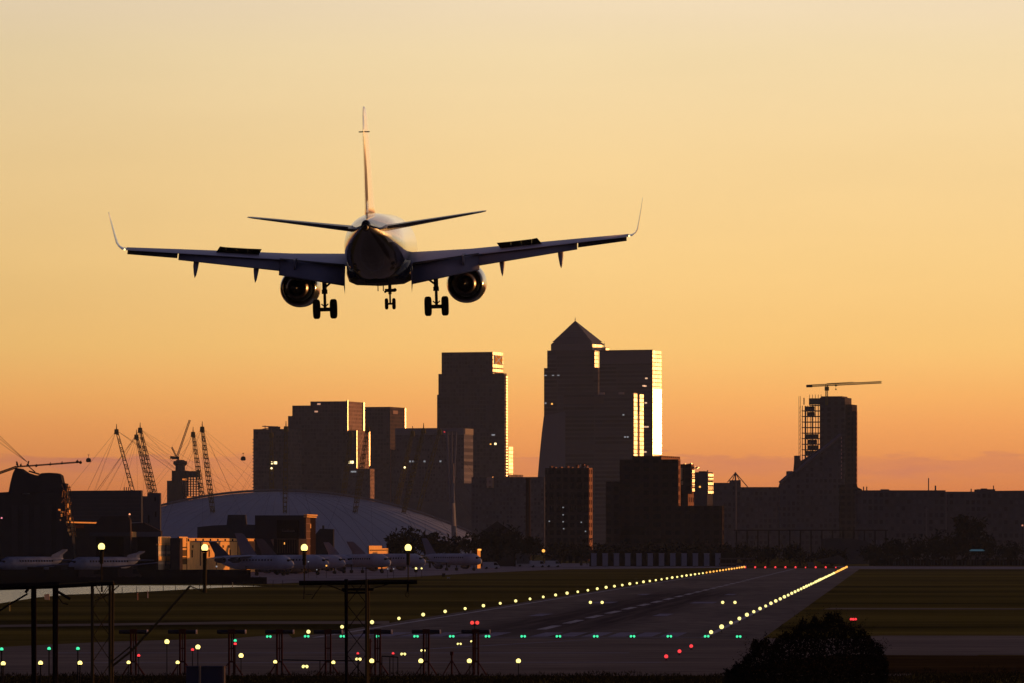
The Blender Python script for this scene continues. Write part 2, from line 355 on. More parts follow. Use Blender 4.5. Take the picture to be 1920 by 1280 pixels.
for side, xo, word in ((-1, -16.0, 'left'), (1, 16.3, 'right')):
    for i in range(49):
        y = 1+i*30.1; D = 490+y
        far = i > 34
        r = .125+.16*(D/1950)
        mm = glow_amber if far else glow_white; r *= random.uniform(.84, 1.16)
        fixture('runway_edge_light', R(xo, y), r, mm, f"{'amber' if far else 'white'} edge light, {ordi(i+1)} from the green row along the {word} runway edge", f'{word} runway edge lights')
for i, px in enumerate([504, 575, 642, 709, 780, 847, 914, 981, 1047, 1117, 1186, 1255, 1325, 1385]):
    y = (1198, 1195.5, 1196.5, 1195.5, 1195, 1194.5, 1193.5, 1195.5, 1196, 1197, 1197.5, 1198, 1199.5, 1200.5)[i]
    D = 490-(1.2 if i < 1 or i > 12 else 0); p = P(px, y, D); p.z = 0
    fixture('threshold_light', p, .10, glow_green, f'green threshold light, {ordi(i+1)} from the left in the row across the runway start', 'green threshold lights', z=max(.05, ZY(y, D)-.1), twin=.12)
for i in range(11):
    px = 1397+i*18.9; p = P(px, 1064, 1946); p.z = 0
    fixture('runway_end_light', p, .30 if i not in (6, 9) else .2, glow_red, f'red runway end light, {ordi(i+1)} from the left at the far end', 'red runway end lights', z=.2)
for i, px in enumerate((1107, 1129, 1355, 1378)):
    p = G(px, 1132); fixture('touchdown_light', p, .19, glow_white, f"pale light standing on the runway, {('outer of the left pair', 'inner of the left pair', 'inner of the right pair', 'outer of the right pair')[i]}", 'paired touchdown lights', z=.12)
# red bars in front of the threshold
for px, py, w in ((1249, 1230, 'nearest'), (1274, 1220, 'middle'), (1296, 1210, 'farthest')):
    fixture('red_bar_light', G(px, py+7), .125, glow_red, f'{w} of the three slanting red lights on the pad before the right edge', 'slanting red pad lights', z=.17)
b = MB(); p = G(1600, 1171)
for k in (-1, 0, 1): b.sphere((k*.21, 0, .55), .12, 0, 10); b.cyl((k*.21, 0, 0), (k*.21, 0, .5), .03, n=6, m=1)
b.beam((-.3, 0, .42), (.3, 0, .42), .06, 1)
tag(b.build('stop_light', [glow_red, dark_metal], loc=p), 'bright cluster of three red lamps on the grass behind the dark bush', 'airfield light')
# inset twin lights leading in to the runway
for i, (px, py, r) in enumerate(((572, 1248, .10), (672, 1234, .10), (756, 1224, .09), (793, 1217, .08), (861, 1204.5, .08), (886, 1199.5, .075))):
    fixture('lead_in_light', G(px, py+4), r, glow_white, f'yellow-white twin light on the pad, {ordi(i+1)} from the near end of the diagonal lead-in', 'diagonal lead-in lights', z=.04, twin=.1)
# bright approach lamps on posts
def post_lamp(px, py, D, base_y=None, r=.11, label='', mm=None, group='approach lamps on slim posts', big=True, post=True):
    z = ZY(py, D); p = P(px, py, D); p.z = 0
    t = empty('approach_lamp', p, label, 'airfield lamp', group)
    b = MB(); b.cyl((0, 0, 0), (0, 0, z-r*.8), .028, .022, n=8); b.cyl((0, 0, 0), (0, 0, .05), .12, n=10); b.cyl((0, 0, z-r*1.3), (0, 0, z-r*.6), .05, .08, n=10)
    b.build('post', dark_metal, t)
    b = MB(); b.sphere((0, 0, z), r, 0, 14); b.build('lamp', mm or glow_lamp, t)
    b = MB(); b.lathe([(.0, r*.55), (.0, r*1.08), (.10, r*1.08), (.16, r*.8)], (0, .02, z), n=14); b.build('housing', dark_metal, t)
    return t
lamps = [(313, 1202, 318, 'tall slim post lamp, the tallest lit one, left of the first red-topped stand'), (371, 1212, 318, 'lit post lamp just above the dark equipment cabinet'),
    (452, 1228, 322, 'lit post lamp to the left of the third T-shaped antenna stand gap'), (697, 1238, 328, 'starry lamp in front of the right leg of the tall lattice mast'),
    (789, 1238, 328, 'starry lamp right beside the paired uprights under the seventh antenna bar'), (880, 1238, 328, 'starry lamp below the two red lamps on the last antenna stand'),
    (972, 1238, 328, 'starry lamp standing alone, rightmost of the bottom row'), (241, 1241, 330, 'small lamp at the foot of the leftmost antenna stand'),
    (333, 1241, 330, 'small lamp at the foot of the second antenna stand'), (516, 1240, 330, 'small lamp at the foot of the fourth antenna stand'),
    (625, 1241, 330, 'small dim lamp at the foot of the fifth antenna stand'), (76, 1242, 200, 'blurred lamp between the two thick black legs at the left'),
    (150, 1242, 200, 'blurred lamp left of the lattice tower legs'), (6, 1243, 200, 'blurred lamp at the very left edge of the frame')]
for k, (px, py, D, lab) in enumerate(lamps):
    r = .125 if k in (0, 1, 2, 3, 4, 5, 6) else (.10 if D > 300 else .075)
    post_lamp(px, py, D, r=r, label=lab)
for px, py, mm, lab in ((260, 1228, glow_red, 'small red lamp on a post beside the leftmost antenna stand'), (361, 1217, glow_red, 'small red lamp just left of the lamp above the cabinet'),
        (441, 1206, glow_red, 'small red lamp directly under a green one at the third antenna stand'), (441, 1200, glow_green, 'small green lamp directly over a red one at the third antenna stand'),
        (671, 1224, glow_red, 'faint red lamp beside the left leg of the tall lattice mast'), (737, 1224, glow_red, 'faint red lamp right of the tall lattice mast'),
        (92, 1215, glow_green, 'blurred green lamp between the thick black legs'), (146, 1215, glow_green, 'blurred green lamp right of the thick black legs'), (3, 1216, glow_green, 'blurred pale green lamp at the left frame edge')):
    D = 345 if px > 200 else 210; r = .085 if px > 200 else .06
    if px in (671, 737): r = .07
    post_lamp(px, py, D, r=r, label=lab, mm=mm, group='coloured lamps on posts')
#PART3
# ------------------------------------------------------------------ the landing jet
def airfoil_ring(le, chord, th, inc, axis='x', n=14, camber=.02):
    """closed ring round an aerofoil; le = leading edge point, chord runs to -y, thickness along z (wing) or x (fin)"""
    pts = []
    for i in range(n*2):
        if i < n: t = 1-i/(n-1)*1.0; s = 1
        else: t = (i-n+.5)/(n); s = -1
        t = min(max(t, 0), 1)
        y = 5*th*(.2969*math.sqrt(t)-.126*t-.3516*t*t+.2843*t**3-.1030*t**4)
        z = s*y*chord+camber*chord*(4*t*(1-t)); c = t*chord
        yy = -c*math.cos(inc)+z*math.sin(inc)*0; zz = z-c*math.sin(inc)
        if axis == 'x': pts.append((le[0], le[1]+yy, le[2]+zz))
        else: pts.append((le[0]+s*y*chord, le[1]-c, le[2]))
    return pts
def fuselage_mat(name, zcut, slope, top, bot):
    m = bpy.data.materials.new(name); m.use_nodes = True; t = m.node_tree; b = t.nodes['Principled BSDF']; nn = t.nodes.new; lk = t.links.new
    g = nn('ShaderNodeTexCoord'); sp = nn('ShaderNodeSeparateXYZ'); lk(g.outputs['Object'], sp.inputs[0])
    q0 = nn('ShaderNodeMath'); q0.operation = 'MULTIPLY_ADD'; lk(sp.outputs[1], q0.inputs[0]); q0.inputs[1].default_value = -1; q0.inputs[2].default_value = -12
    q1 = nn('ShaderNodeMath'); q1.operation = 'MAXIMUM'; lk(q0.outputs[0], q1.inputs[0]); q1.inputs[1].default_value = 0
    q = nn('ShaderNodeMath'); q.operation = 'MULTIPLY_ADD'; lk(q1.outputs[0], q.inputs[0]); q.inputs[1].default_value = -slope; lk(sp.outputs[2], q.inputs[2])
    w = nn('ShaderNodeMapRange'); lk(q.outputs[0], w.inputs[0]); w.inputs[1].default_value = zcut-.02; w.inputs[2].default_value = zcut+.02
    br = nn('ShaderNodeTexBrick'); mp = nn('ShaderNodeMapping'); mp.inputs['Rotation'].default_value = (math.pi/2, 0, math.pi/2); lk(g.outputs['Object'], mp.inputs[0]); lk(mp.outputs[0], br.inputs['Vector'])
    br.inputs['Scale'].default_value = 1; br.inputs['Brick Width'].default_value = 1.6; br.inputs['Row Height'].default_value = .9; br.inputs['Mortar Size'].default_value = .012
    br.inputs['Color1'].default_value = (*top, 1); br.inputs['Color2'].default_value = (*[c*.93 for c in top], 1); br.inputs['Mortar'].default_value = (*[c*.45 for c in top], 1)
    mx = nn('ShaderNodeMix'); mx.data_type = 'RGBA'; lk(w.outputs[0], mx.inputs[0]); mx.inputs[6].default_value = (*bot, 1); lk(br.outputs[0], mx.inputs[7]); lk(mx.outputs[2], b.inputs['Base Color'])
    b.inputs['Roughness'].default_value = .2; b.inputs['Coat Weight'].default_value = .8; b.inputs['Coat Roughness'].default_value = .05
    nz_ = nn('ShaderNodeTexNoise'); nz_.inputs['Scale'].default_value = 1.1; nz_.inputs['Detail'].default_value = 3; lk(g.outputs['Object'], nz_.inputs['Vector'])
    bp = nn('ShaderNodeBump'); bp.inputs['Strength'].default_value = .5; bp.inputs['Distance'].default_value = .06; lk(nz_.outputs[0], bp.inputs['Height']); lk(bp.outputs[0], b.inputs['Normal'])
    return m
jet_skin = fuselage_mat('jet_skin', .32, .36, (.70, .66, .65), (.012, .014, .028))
wing_grey = mat('wing_grey', (.22, .21, .28), .5, .0, noise=.12, nscale=.7, coat=.05, spec=.5)
wing_upper = mat('wing_upper', (.55, .50, .60), .45, .0, noise=.1, nscale=.7, spec=.5)
flap_grey = mat('flap_grey', (.17, .155, .21), .6, noise=.15, nscale=.8, spec=.5)
fin_paint = mat('fin_paint', (.74, .74, .76), .25, noise=.12, nscale=.8, spec=.5, coat=.9)
engine_paint = mat('engine_paint', (.03, .035, .06), .18, .2, coat=.6, spec=.5)
engine_metal = mat('engine_metal', (.10, .07, .06), .35, .9, noise=.3, nscale=3, spec=.5)
exhaust_dark = mat('exhaust_dark', (.02, .014, .012), .6, .5, noise=.4, nscale=3, spec=.5)
nav_glow = mat('nav_glow', (1, .9, .6), .4, emit=(1, .75, .3), est=2.5)
JD = 355.0
JC = P(713, 466, JD)
jet = empty('passenger_jet', JC, 'airliner flying low towards the runway with wheels down, flaps out and upturned wing tips', 'airplane')
jet.rotation_mode = 'YXZ'
jet.matrix_world = Matrix.Translation(JC) @ Matrix.Rotation(math.radians(-1.5), 4, 'Z') @ Matrix.Rotation(math.radians(2.8), 4, 'X') @ Matrix.Rotation(math.radians(-1.45), 4, 'Y')
def oval(y, cz, rx, rz, n=40, low=0):
    r = []
    for i in range(n):
        t = 2*math.pi*i/n; r.append((rx*math.cos(t), y, cz+rz*math.sin(t)))
    return r
b = MB()
secs = [(15.6, -.55, .05, .05), (15.35, -.52, .4, .38), (14.8, -.42, .8, .78), (13.8, -.25, 1.25, 1.3), (12.4, -.08, 1.62, 1.72), (10.6, 0, 1.84, 1.96), (9, 0, 1.88, 2.0), (-4.5, 0, 1.88, 2.0),
        (-6.5, .04, 1.86, 1.95), (-8.2, .16, 1.76, 1.8), (-9.8, .34, 1.58, 1.58), (-11.3, .56, 1.32, 1.3), (-12.6, .78, 1.04, 1.02), (-13.8, .98, .76, .76), (-14.9, 1.14, .5, .52), (-15.8, 1.25, .3, .33), (-16.3, 1.3, .2, .24)]
b.loft([oval(y_, c_, a_*.935, b_) for y_, c_, a_, b_ in secs])
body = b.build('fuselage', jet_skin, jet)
b = MB(); b.cyl((0, -16.35, 1.16), (0, -16.75, 1.18), .17, .13, 16); b.build('exhaust_pipe', exhaust_dark, body)
# wing-to-body fairing: flat bottomed
b = MB(); rg = []
for y, hw, zt, zb in ((6.6, .6, -1.5, -1.95), (5.6, 1.3, -1.2, -2.05), (4.2, 1.74, -.9, -2.14), (1, 1.84, -.75, -2.16), (-2.6, 1.84, -.75, -2.14), (-4.6, 1.6, -1.0, -2.08), (-6.2, 1.0, -1.4, -1.98), (-7.2, .3, -1.7, -1.9)):
    rg.append([(-hw, y, zt), (-hw*1.01, y, (zt+zb)/2), (-hw*.93, y, zb+.25), (-hw*.7, y, zb+.05), (0, y, zb-.03), (hw*.7, y, zb+.05), (hw*.93, y, zb+.25), (hw*1.01, y, (zt+zb)/2), (hw, y, zt), (0, y, zt+.1)])
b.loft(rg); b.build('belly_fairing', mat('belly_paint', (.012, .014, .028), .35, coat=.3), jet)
INC = math.radians(3.0)
def wing_z(x): return -.78+(x-1.7)*.080
def LE(x): return 3.9-.50*(x-1.7)
def chord(x): return 6.6-(x-1.5)*.86 if x < 5.2 else 3.42-(x-5.2)*.19
for s in (-1, 1):
    b = MB()
    b.loft([airfoil_ring((s*x, LE(x), wing_z(x)+.12), chord(x), th, INC) for x, th in ((1.2, .12), (3, .12), (5.2, .125), (8.5, .125), (11.5, .12), (14.4, .10))])
    wing = b.build('wing', [wing_upper], jet)
    # winglet: curved blend then a tall blade, canted outward
    b = MB(); rings = []
    zt = wing_z(14.4)+.12
    yl = LE(14.4)
    cant = .16 if s > 0 else .16
    for dx, dz, c, dy in ((0, 0, 1.67, 0), (.22, .03, 1.5, -.15), (.42, .14, 1.32, -.32), (.54, .34, 1.15, -.52), (.62, .7, .98, -.8), (.74, 1.3, .78, -1.15), (.86, 1.95, .5, -1.6), (.88, 2.12, .28, -1.85)):
        ring = airfoil_ring((s*(14.4+dx), yl+dy, zt+dz), c, .075, INC if dz < .05 else 0)
        if dz > .05:                            # stand the section up
            k = min(1, dz/.34); ring = [(x+(z-(zt+dz))*-s*k*1.0, y, zt+dz+(z-(zt+dz))*(1-k*.85)) for x, y, z in ring]
        rings.append(ring)
    b.loft(rings); wl = b.build('winglet', fin_paint, jet)
    b = MB().sphere((s*14.45, yl-1.72, zt-.04), .055); b.build('navigation_light', nav_glow, wl)
    # flaps
    def te(x): return LE(x)-chord(x)*math.cos(INC), wing_z(x)+.12-chord(x)*math.sin(INC)
    def flap(name, x0, x1, c0, c1, ang, m, dy=.35, dz=-.02, th=.10):
        b = MB(); rr = []
        for x, c in ((x0, c0), (x1, c1)):
            y, z = te(x); rr.append(airfoil_ring((s*x, y+dy, z+dz), c, th, math.radians(ang), camber=.01))
        return b.loft(rr).build(name, m, jet)
    f1 = flap('inboard_flap', 1.94, 5.78, 2.05, 1.62, 37, flap_grey, dy=.5, dz=.08)
    f2 = flap('inboard_flap', 1.98, 5.75, .95, .72, 16, wing_grey, dy=1.15, dz=.13, th=.08)
    flap('slot_shade_strip', 1.97, 5.74, .30, .24, 8, exhaust_dark, dy=.10, dz=.07, th=.22)  # dark strip painted in for the shaded gap between wing and flap
    f3 = flap('outboard_flap', 5.76, 11.45, 1.42, .92, 33, flap_grey, dy=.55, dz=.12)
    flap('aileron', 11.5, 14.3, .72, .60, 27, mat('aileron_dark', (.035, .032, .036), .5), dy=.32, dz=.05)
    # small fixed plate at the inner flap end
    y, z = te(1.95); b = MB(); b.prism([(0, 0), (.10*s, -.02), (.09*s, -1.2), (.04*s, -1.62)], y-1.3, y-1.2); b.build('flap_end_plate', flap_grey, jet, loc=(s*1.88, 0, z))
    # spoilers raised outboard
    for k in range(4):
        xa = 7.0+k*.605; b = MB()
        for x in (xa,):
            y0, z0 = te(x); y1, z1 = te(x+.6); h = .33; tp_ = .28 if k == 3 else 0; bt_ = .22 if k == 0 else 0
            zt0 = z0+.20; zt1 = z1+.20
            vs = [(s*x, y0+.95, zt0-.02), (s*(x+.6), y1+.95, zt1-.02), (s*(x+.6-tp_), y1+.45, zt1+h), (s*(x-bt_), y0+.45, zt0+h),
                  (s*x, y0+1.0, zt0-.02), (s*(x+.6), y1+1.0, zt1-.02), (s*(x+.6-tp_), y1+.5, zt1+h), (s*(x-bt_), y0+.5, zt0+h)]
            b.add(vs, [(0, 1, 2, 3), (7, 6, 5, 4), (0, 4, 5, 1), (1, 5, 6, 2), (2, 6, 7, 3), (3, 7, 4, 0)])
        b.build('spoiler', mat('spoiler_dark', (.03, .026, .02), .55), jet)
    # flap track fairings: pointed canoes drooping aft
    for x, ln, dp in ((3.9, 1.8, .75), (7.05, 2.6, 1.22), (10.45, 2.4, 1.15)):
        y, z = te(x); b = MB(); rr = []
        for t, w, hgt, dr in ((0, .03, .05, 0), (.15, .11, .14, .02), (.4, .17, .26, .12), (.65, .155, .28, .42), (.85, .09, .18, .78), (1, .012, .03, 1.0)):
            cx, cy, cz = s*(x+t*.06), y+1.5-t*ln, z-.16-dr*dp
            rr.append([(cx+w*math.cos(u*math.pi/4), cy, cz+hgt*math.sin(u*math.pi/4)) for u in range(8)])
        b.loft(rr).build('flap_track_fairing', flap_grey, jet)
    # engine
    cx, cz = s*4.86, -2.16
    b = MB(); b.lathe([(4.9, .86), (5.05, .93), (5.0, 1.02), (4.5, 1.10), (3.4, 1.17), (2.0, 1.16), (.8, 1.05), (.1, .93), (.1, .90), (.8, .98), (2.0, 1.0)], (cx, 0, cz), n=40)
    eng = b.build('engine_nacelle', engine_paint, jet)
    b = MB(); b.lathe([(4.9, .87), (5.06, .94), (4.98, 1.035), (4.6, 1.105)], (cx, 0, cz), n=40); b.build('intake_lip', mat('polished_metal', (.5, .42, .38), .15, 1), eng)
    b = MB(); b.lathe([(3.6, .92), (2.2, .98), (2.0, .2)], (cx, 0, cz), n=32); b.build('fan_duct', exhaust_dark, eng)
    b = MB(); b.lathe([(1.8, .80), (.6, .76), (-.4, .62), (-1.1, .50), (-1.1, .47), (-.3, .52)], (cx, 0, cz), n=32); b.build('core_nozzle', engine_metal, eng)
    b = MB(); b.lathe([(.2, .44), (-.6, .38), (-1.2, .24), (-1.7, .03)], (cx, 0, cz), n=24); b.lathe([(.25, .50), (.25, .02)], (cx, 0, cz), n=24); b.build('exhaust_cone', exhaust_dark, eng)
    b = MB(); b.loft([[(cx-w, y, cz+zl), (cx+w, y, cz+zl), (cx+w*.7, y, cz+zh), (cx-w*.7, y, cz+zh)] for y, w, zl, zh in ((3.6, .08, 1.0, 1.2), (2.4, .2, .9, 1.6), (.3, .2, .6, 1.75), (-1.6, .1, .8, 1.7), (-2.4, .03, 1.25, 1.6))], smooth=False)
    b.build('pylon', wing_grey, jet)
    # main gear
    gx, gy, gz = s*3.22, -1.3, -3.42
    b = MB(); b.cyl((gx, gy, -.95), (gx, gy, -2.35), .14, .13, 12); b.cyl((gx, gy, -2.3), (gx, gy, gz), .085, n=12); b.cyl((gx-.46, gy, gz), (gx+.46, gy, gz), .09, n=10)
    b.cyl((gx, gy, -2.2), (gx-s*1.15, gy-.1, -1.3), .06, n=8); b.cyl((gx, gy, -1.45), (gx+s*.75, gy, -1.30), .07, n=8)
    b.cyl((gx, gy-.02, -2.25), (gx, gy-.34, -2.8), .04, n=6); b.cyl((gx, gy-.34, -2.8), (gx, gy-.02, gz), .045, n=6)
    b.box(gx-.16, gx+.16, gy-.2, gy+.1, -2.55, -2.3); b.box(gx-.27, gx+.27, gy-.12, gy+.12, gz-.14, gz+.06)
    b.cyl((gx-.2, gy-.1, gz+.3), (gx+.22, gy-.1, gz-.1), .04, n=6); b.cyl((gx+.2, gy-.1, gz+.3), (gx-.22, gy-.1, gz-.1), .04, n=6)
    b.box(gx+s*.1, gx+s*.62, gy-.15, gy+.1, -1.75, -1.35)
    gear = b.build('main_gear', dark_metal, jet)
    for w in (-1, 1):
        b = MB(); x0 = gx+w*.49
        b.lathe([(-.20, .30), (-.20, .44), (-.17, .52), (-.10, .565), (.10, .565), (.17, .52), (.20, .44), (.20, .30)], (x0, gy, gz), 'x', 32)
        wh = b.build('wheel', black_rubber, gear)
        b = MB(); b.lathe([(-.15, .02), (-.13, .2), (-.17, .31), (.17, .31), (.13, .2), (.15, .02)], (x0, gy, gz), 'x', 24); b.build('rim', grey_metal, wh)
# nose gear
gy, gz = 10.6, -3.32
b = MB(); b.cyl((0, gy, -1.8), (0, gy, -2.75), .10, n=12); b.cyl((0, gy, -2.7), (0, gy, gz), .055, n=10); b.cyl((-.22, gy, gz), (.22, gy, gz), .06, n=8)
b.box(-.3, .32, gy-.08, gy+.08, -2.62, -2.42); b.cyl((.3, gy, -2.5), (.3, gy-.12, -2.5), .11, n=12); b.cyl((-.28, gy, -2.6), (-.28, gy-.1, -2.6), .07, n=12); b.box(-.16, .16, gy-.1, gy+.1, -2.2, -1.9)
b.cyl((0, gy, -2.6), (0, gy+1.1, -1.8), .05, n=8); b.cyl((0, gy-.02, -2.75), (0, gy-.25, -3.0), .03, n=6)
ng = b.build('nose_gear', dark_metal, jet)
for w in (-1, 1):
    b = MB(); b.lathe([(-.10, .18), (-.10, .27), (-.06, .335), (.06, .335), (.10, .27), (.10, .18)], (w*.22, gy, gz), 'x', 28); wh = b.build('wheel', black_rubber, ng)
    b = MB(); b.lathe([(-.08, .02), (-.09, .19), (.09, .19), (.08, .02)], (w*.22, gy, gz), 'x', 20); b.build('rim', grey_metal, wh)
    b = MB(); b.box(w*.42-.02, w*.42+.02, gy-.6, gy+1.2, -2.2, -1.75); b.build('gear_door', jet_skin, jet)
# fin
b = MB(); 
fr = [((0, -8.6, 1.55), 6.1, .105), ((0, -9.6, 2.3), 5.1, .105), ((0, -10.9, 4.2), 4.15, .10), ((0, -12.3, 5.95), 3.2, .11), ((0, -13.35, 7.3), 2.35, .11), ((0, -13.65, 7.7), 1.9, .095), ((0, -14.0, 7.85), 1.3, .06)]
b.loft([airfoil_ring(l, c, t, 0, 'z') for l, c, t in fr])
fin = b.build('fin', fin_paint, jet)
b = MB(); b.loft([airfoil_ring((0, -5.2, 1.8), 9.0, .028, 0, 'z'), airfoil_ring((0, -7.6, 2.3), 6, .03, 0, 'z'), airfoil_ring((0, -9.2, 2.9), 4, .03, 0, 'z')]); b.build('dorsal_fillet', fin_paint, fin)
b = MB(); b.loft([airfoil_ring(l, c, t, 0, 'z') for l, c, t in (((0, -13.15, 2.0), 1.6, .115), ((0, -14.7, 6.5), 1.05, .10), ((0, -15.15, 7.3), .8, .09))]); b.build('rudder', mat('rudder_paint', (.70, .70, .72), .28, noise=.15, nscale=.8, spec=.5, coat=.9), fin)
b = MB(); b.cyl((-.28, -15.1, 6.45), (.28, -15.1, 6.45), .032, n=8); b.cyl((-.28, -15.1, 6.45), (-.28, -14.8, 6.45), .025, n=6); b.cyl((.28, -15.1, 6.45), (.28, -14.8, 6.45), .025, n=6); b.build('aerial', dark_metal, fin)
# tailplane
for s in (-1, 1):
    b = MB(); b.loft([airfoil_ring((s*x, -10.6-.53*(x-.7), 1.12+(x-.7)*.135), 3.7-(x-.7)*.40, th, math.radians(1.0), camber=-.005) for x, th in ((.5, .10), (2.5, .095), (5.0, .09), (6.35, .08), (6.62, .05))])
    tp = b.build('tailplane', mat('tail_grey', (.10, .11, .15), .35, coat=.2, spec=.5), jet)
    b = MB(); b.loft([airfoil_ring((s*x, -10.6-.53*(x-.7)-(3.7-(x-.7)*.40)*.72, 1.115+(x-.7)*.135-.02), (3.7-(x-.7)*.4)*.30, .15, math.radians(5)) for x in (1.1, 5.9)]); b.build('elevator', mat('elevator_dark', (.03, .03, .035), .4), tp)
# beacons under the belly, antenna blades
b = MB(); b.box(-.02, .02, 2.2, 2.6, -2.5, -2.1); b.box(-.02, .02, -4.2, -3.9, -2.45, -2.0); b.build('blade_antenna', dark_metal, jet)
#PART4
# ------------------------------------------------------------------ skyline towers (real distances, faces turned so the low sun grazes their north sides)
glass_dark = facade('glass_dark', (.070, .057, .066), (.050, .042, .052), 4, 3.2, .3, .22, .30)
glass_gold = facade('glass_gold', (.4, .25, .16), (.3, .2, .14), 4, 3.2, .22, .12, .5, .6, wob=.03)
glass_blaze = facade('glass_blaze', (.75, .6, .42), (.6, .48, .34), 4.2, 6, .22, .08, .34, .6, wob=.05, spec=.07)  # side-face glass: gold of the sun glare put into the base colour
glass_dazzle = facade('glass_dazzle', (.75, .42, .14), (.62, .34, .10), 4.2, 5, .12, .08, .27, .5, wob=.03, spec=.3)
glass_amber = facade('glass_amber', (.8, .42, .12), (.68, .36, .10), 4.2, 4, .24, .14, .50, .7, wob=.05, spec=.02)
red_lit_wall = facade('red_lit_wall', (.42, .26, .20), (.26, .15, .12), 4, 3.4, .45, .4, .40, .8)  # reddish sunlight of the side walls put into their colour
stone_band = facade('stone_band', (.088, .070, .080), (.055, .045, .055), 4.2, 40, .42, .02, .35)
pale_block = facade('pale_block', (.10, .085, .10), (.085, .071, .086), 3.3, 2.7, .4, .4, .5)
brown_block = facade('brown_block', (.055, .038, .036), (.022, .016, .018), 3.6, 3.4, .4, .4, .35)
dark_block = facade('dark_block', (.04, .026, .024), (.016, .011, .012), 3.4, 4.2, .45, .45, .4)
steel_lit = mat('steel_lit', (.5, .42, .36), .35, .3)
crown_m = mat('crown_steel', (.14, .12, .14), .5, .4, noise=.1, nscale=.05)
class Block:
    """a building whose right-hand face runs at azimuth th; origin = ground point under the front right corner"""
    def __init__(s, name, label, cat, px, D, th, group=None):
        s.D = D; s.th = math.radians(th); C_ = P(px, HY, D); C_.z = 0; s.C = C_
        s.o = empty(name, C_, label, cat, group, rz=-s.th); s.c, s.s = math.cos(s.th), math.sin(s.th)
    def xa(s, px, y=0.0):                     # local x on the plane local y for a photo column
        k = (px-960)/F; cx, cy = s.C.x, s.C.y
        # world = C + x*(c,-s) + y*(s,c)
        return (k*(cy+y*s.c)-cx-y*s.s)/(s.c+k*s.s)
    def yb(s, px, x=0.0):                     # local y on the plane local x for a photo column
        k = (px-960)/F; cx, cy = s.C.x, s.C.y
        return (cx+x*s.c-k*(cy-x*s.s))/(k*s.c-s.s)
    def z(s, py): return ZY(py, s.D)
    def tier(s, name, pl, pc, pr, yt, yb_=None, y0=0.0, mats=(glass_dark, glass_dark), depth=None, roof=None, parent=None):
        x0, x1 = s.xa(pl, y0), s.xa(pc, y0)
        d = s.yb(pr, x1)-y0 if pr else (depth or 30)
        z0 = s.z(yb_) if yb_ else 0
        b = MB(); b.box(x0, x1, y0, y0+d, z0, s.z(yt), 0, 1, 2)
        return b.build(name, [mats[0], mats[1], roof or roof_grey], parent or s.o), (x0, x1, y0, y0+d)
    def strip(s, name, pl, pr, yt, yb_, m, y0=0.0, out=.4, parent=None):     # a band proud of the front face
        x0, x1 = s.xa(pl, y0), s.xa(pr, y0)
        return MB().box(x0, x1, y0-out, y0+.5, s.z(yb_), s.z(yt)).build(name, m, parent or s.o)
    def side(s, name, pa, pb, yt, yb_, m, x=0.0, out=.4, parent=None):       # a band proud of the right face
        y0, y1 = s.yb(pa, x), s.yb(pb, x)
        return MB().box(x-.5, x+out, y0, y1, s.z(yb_), s.z(yt)).build(name, m, parent or s.o)
lamp_win = mat('lit_window', (1, .8, .5), .5, emit=(1, .78, .38), est=2.5)
lamp_wht = mat('lit_window_white', (.8, .9, 1), .5, emit=(.8, .85, .9), est=.28)
# 1 left-most tower with balcony edge
t = Block('residential_tower', 'dark flat-topped tower with small balconies down its left edge, leftmost of the skyline cluster', 'tower block', 541, 6300, 18)
b_, _ = t.tier('body', 475, 541, None, 803, depth=40)
for i in range(30):
    z = 20+i*3.3; x0 = t.xa(475)
    MB().box(x0-1.1, x0+.2, .5, 5, z, z+1.1).build('balcony', crown_m, t.o)
t.tier('roof_plant', 503, 518, None, 798, 803, y0=4, depth=12)
b = MB(); x = t.xa(497, 6); b.beam((x-3, 6, t.z(803)), (x+14, 6, t.z(798)), .6); b.beam((x, 6, t.z(803)), (x, 6, t.z(796)), .5); b.beam((x-3, 6, t.z(797.5)), (x+12, 6, t.z(798.5)), .7); b.build('window_cleaning_crane', crown_m, t.o)
for px in (511, 517): t.strip('lit_window', px-2.4, px+2.4, 864, 869, lamp_win)
# 2 stepped block with red-lit right faces
t = Block('stepped_tower', 'wide dark stepped tower with two rust-red sunlit side walls, left in the cluster', 'office tower', 650, 6350, 16)
t.tier('body', 548, 650, 682, 758.5, mats=(glass_dark, red_lit_wall))
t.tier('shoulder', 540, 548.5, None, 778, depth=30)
t.tier('upper_storeys', 582, 650, 681, 751, 758.5, y0=.5, mats=(glass_dark, red_lit_wall))
t.side('corner_fin', 650.3, 651.6, 749, 806, steel_lit, out=.8); t.side('corner_fin', 680.3, 682.6, 751, 806, steel_lit, out=.8)
x1 = t.xa(667, -6)
t.tier('lower_wing', 652, 667, 692, 806, y0=-6, mats=(glass_dark, red_lit_wall))
t.side('corner_fin', 667.3, 668.6, 806, 877, steel_lit, x=x1, out=.8); t.side('corner_fin', 690.5, 692.6, 806, 872, steel_lit, x=x1, out=.8)
t.tier('annexe', 640, 694, 702, 878, y0=-14, mats=(pale_block, red_lit_wall))
for px in (656, 661): t.strip('lit_window', px-2, px+2, 863, 868, lamp_win, y0=-6)
for px, py in ((598, 756), (593, 770)): t.strip('lit_window', px-3, px+3, py-1.4, py+1.4, mat('dim_window', (1, .5, .3), .5, emit=(1, .5, .3), est=.6), y0=.5 if py < 758 else 0)
t.strip('lit_window', 658, 668, 882, 885, lamp_wht, y0=-14)
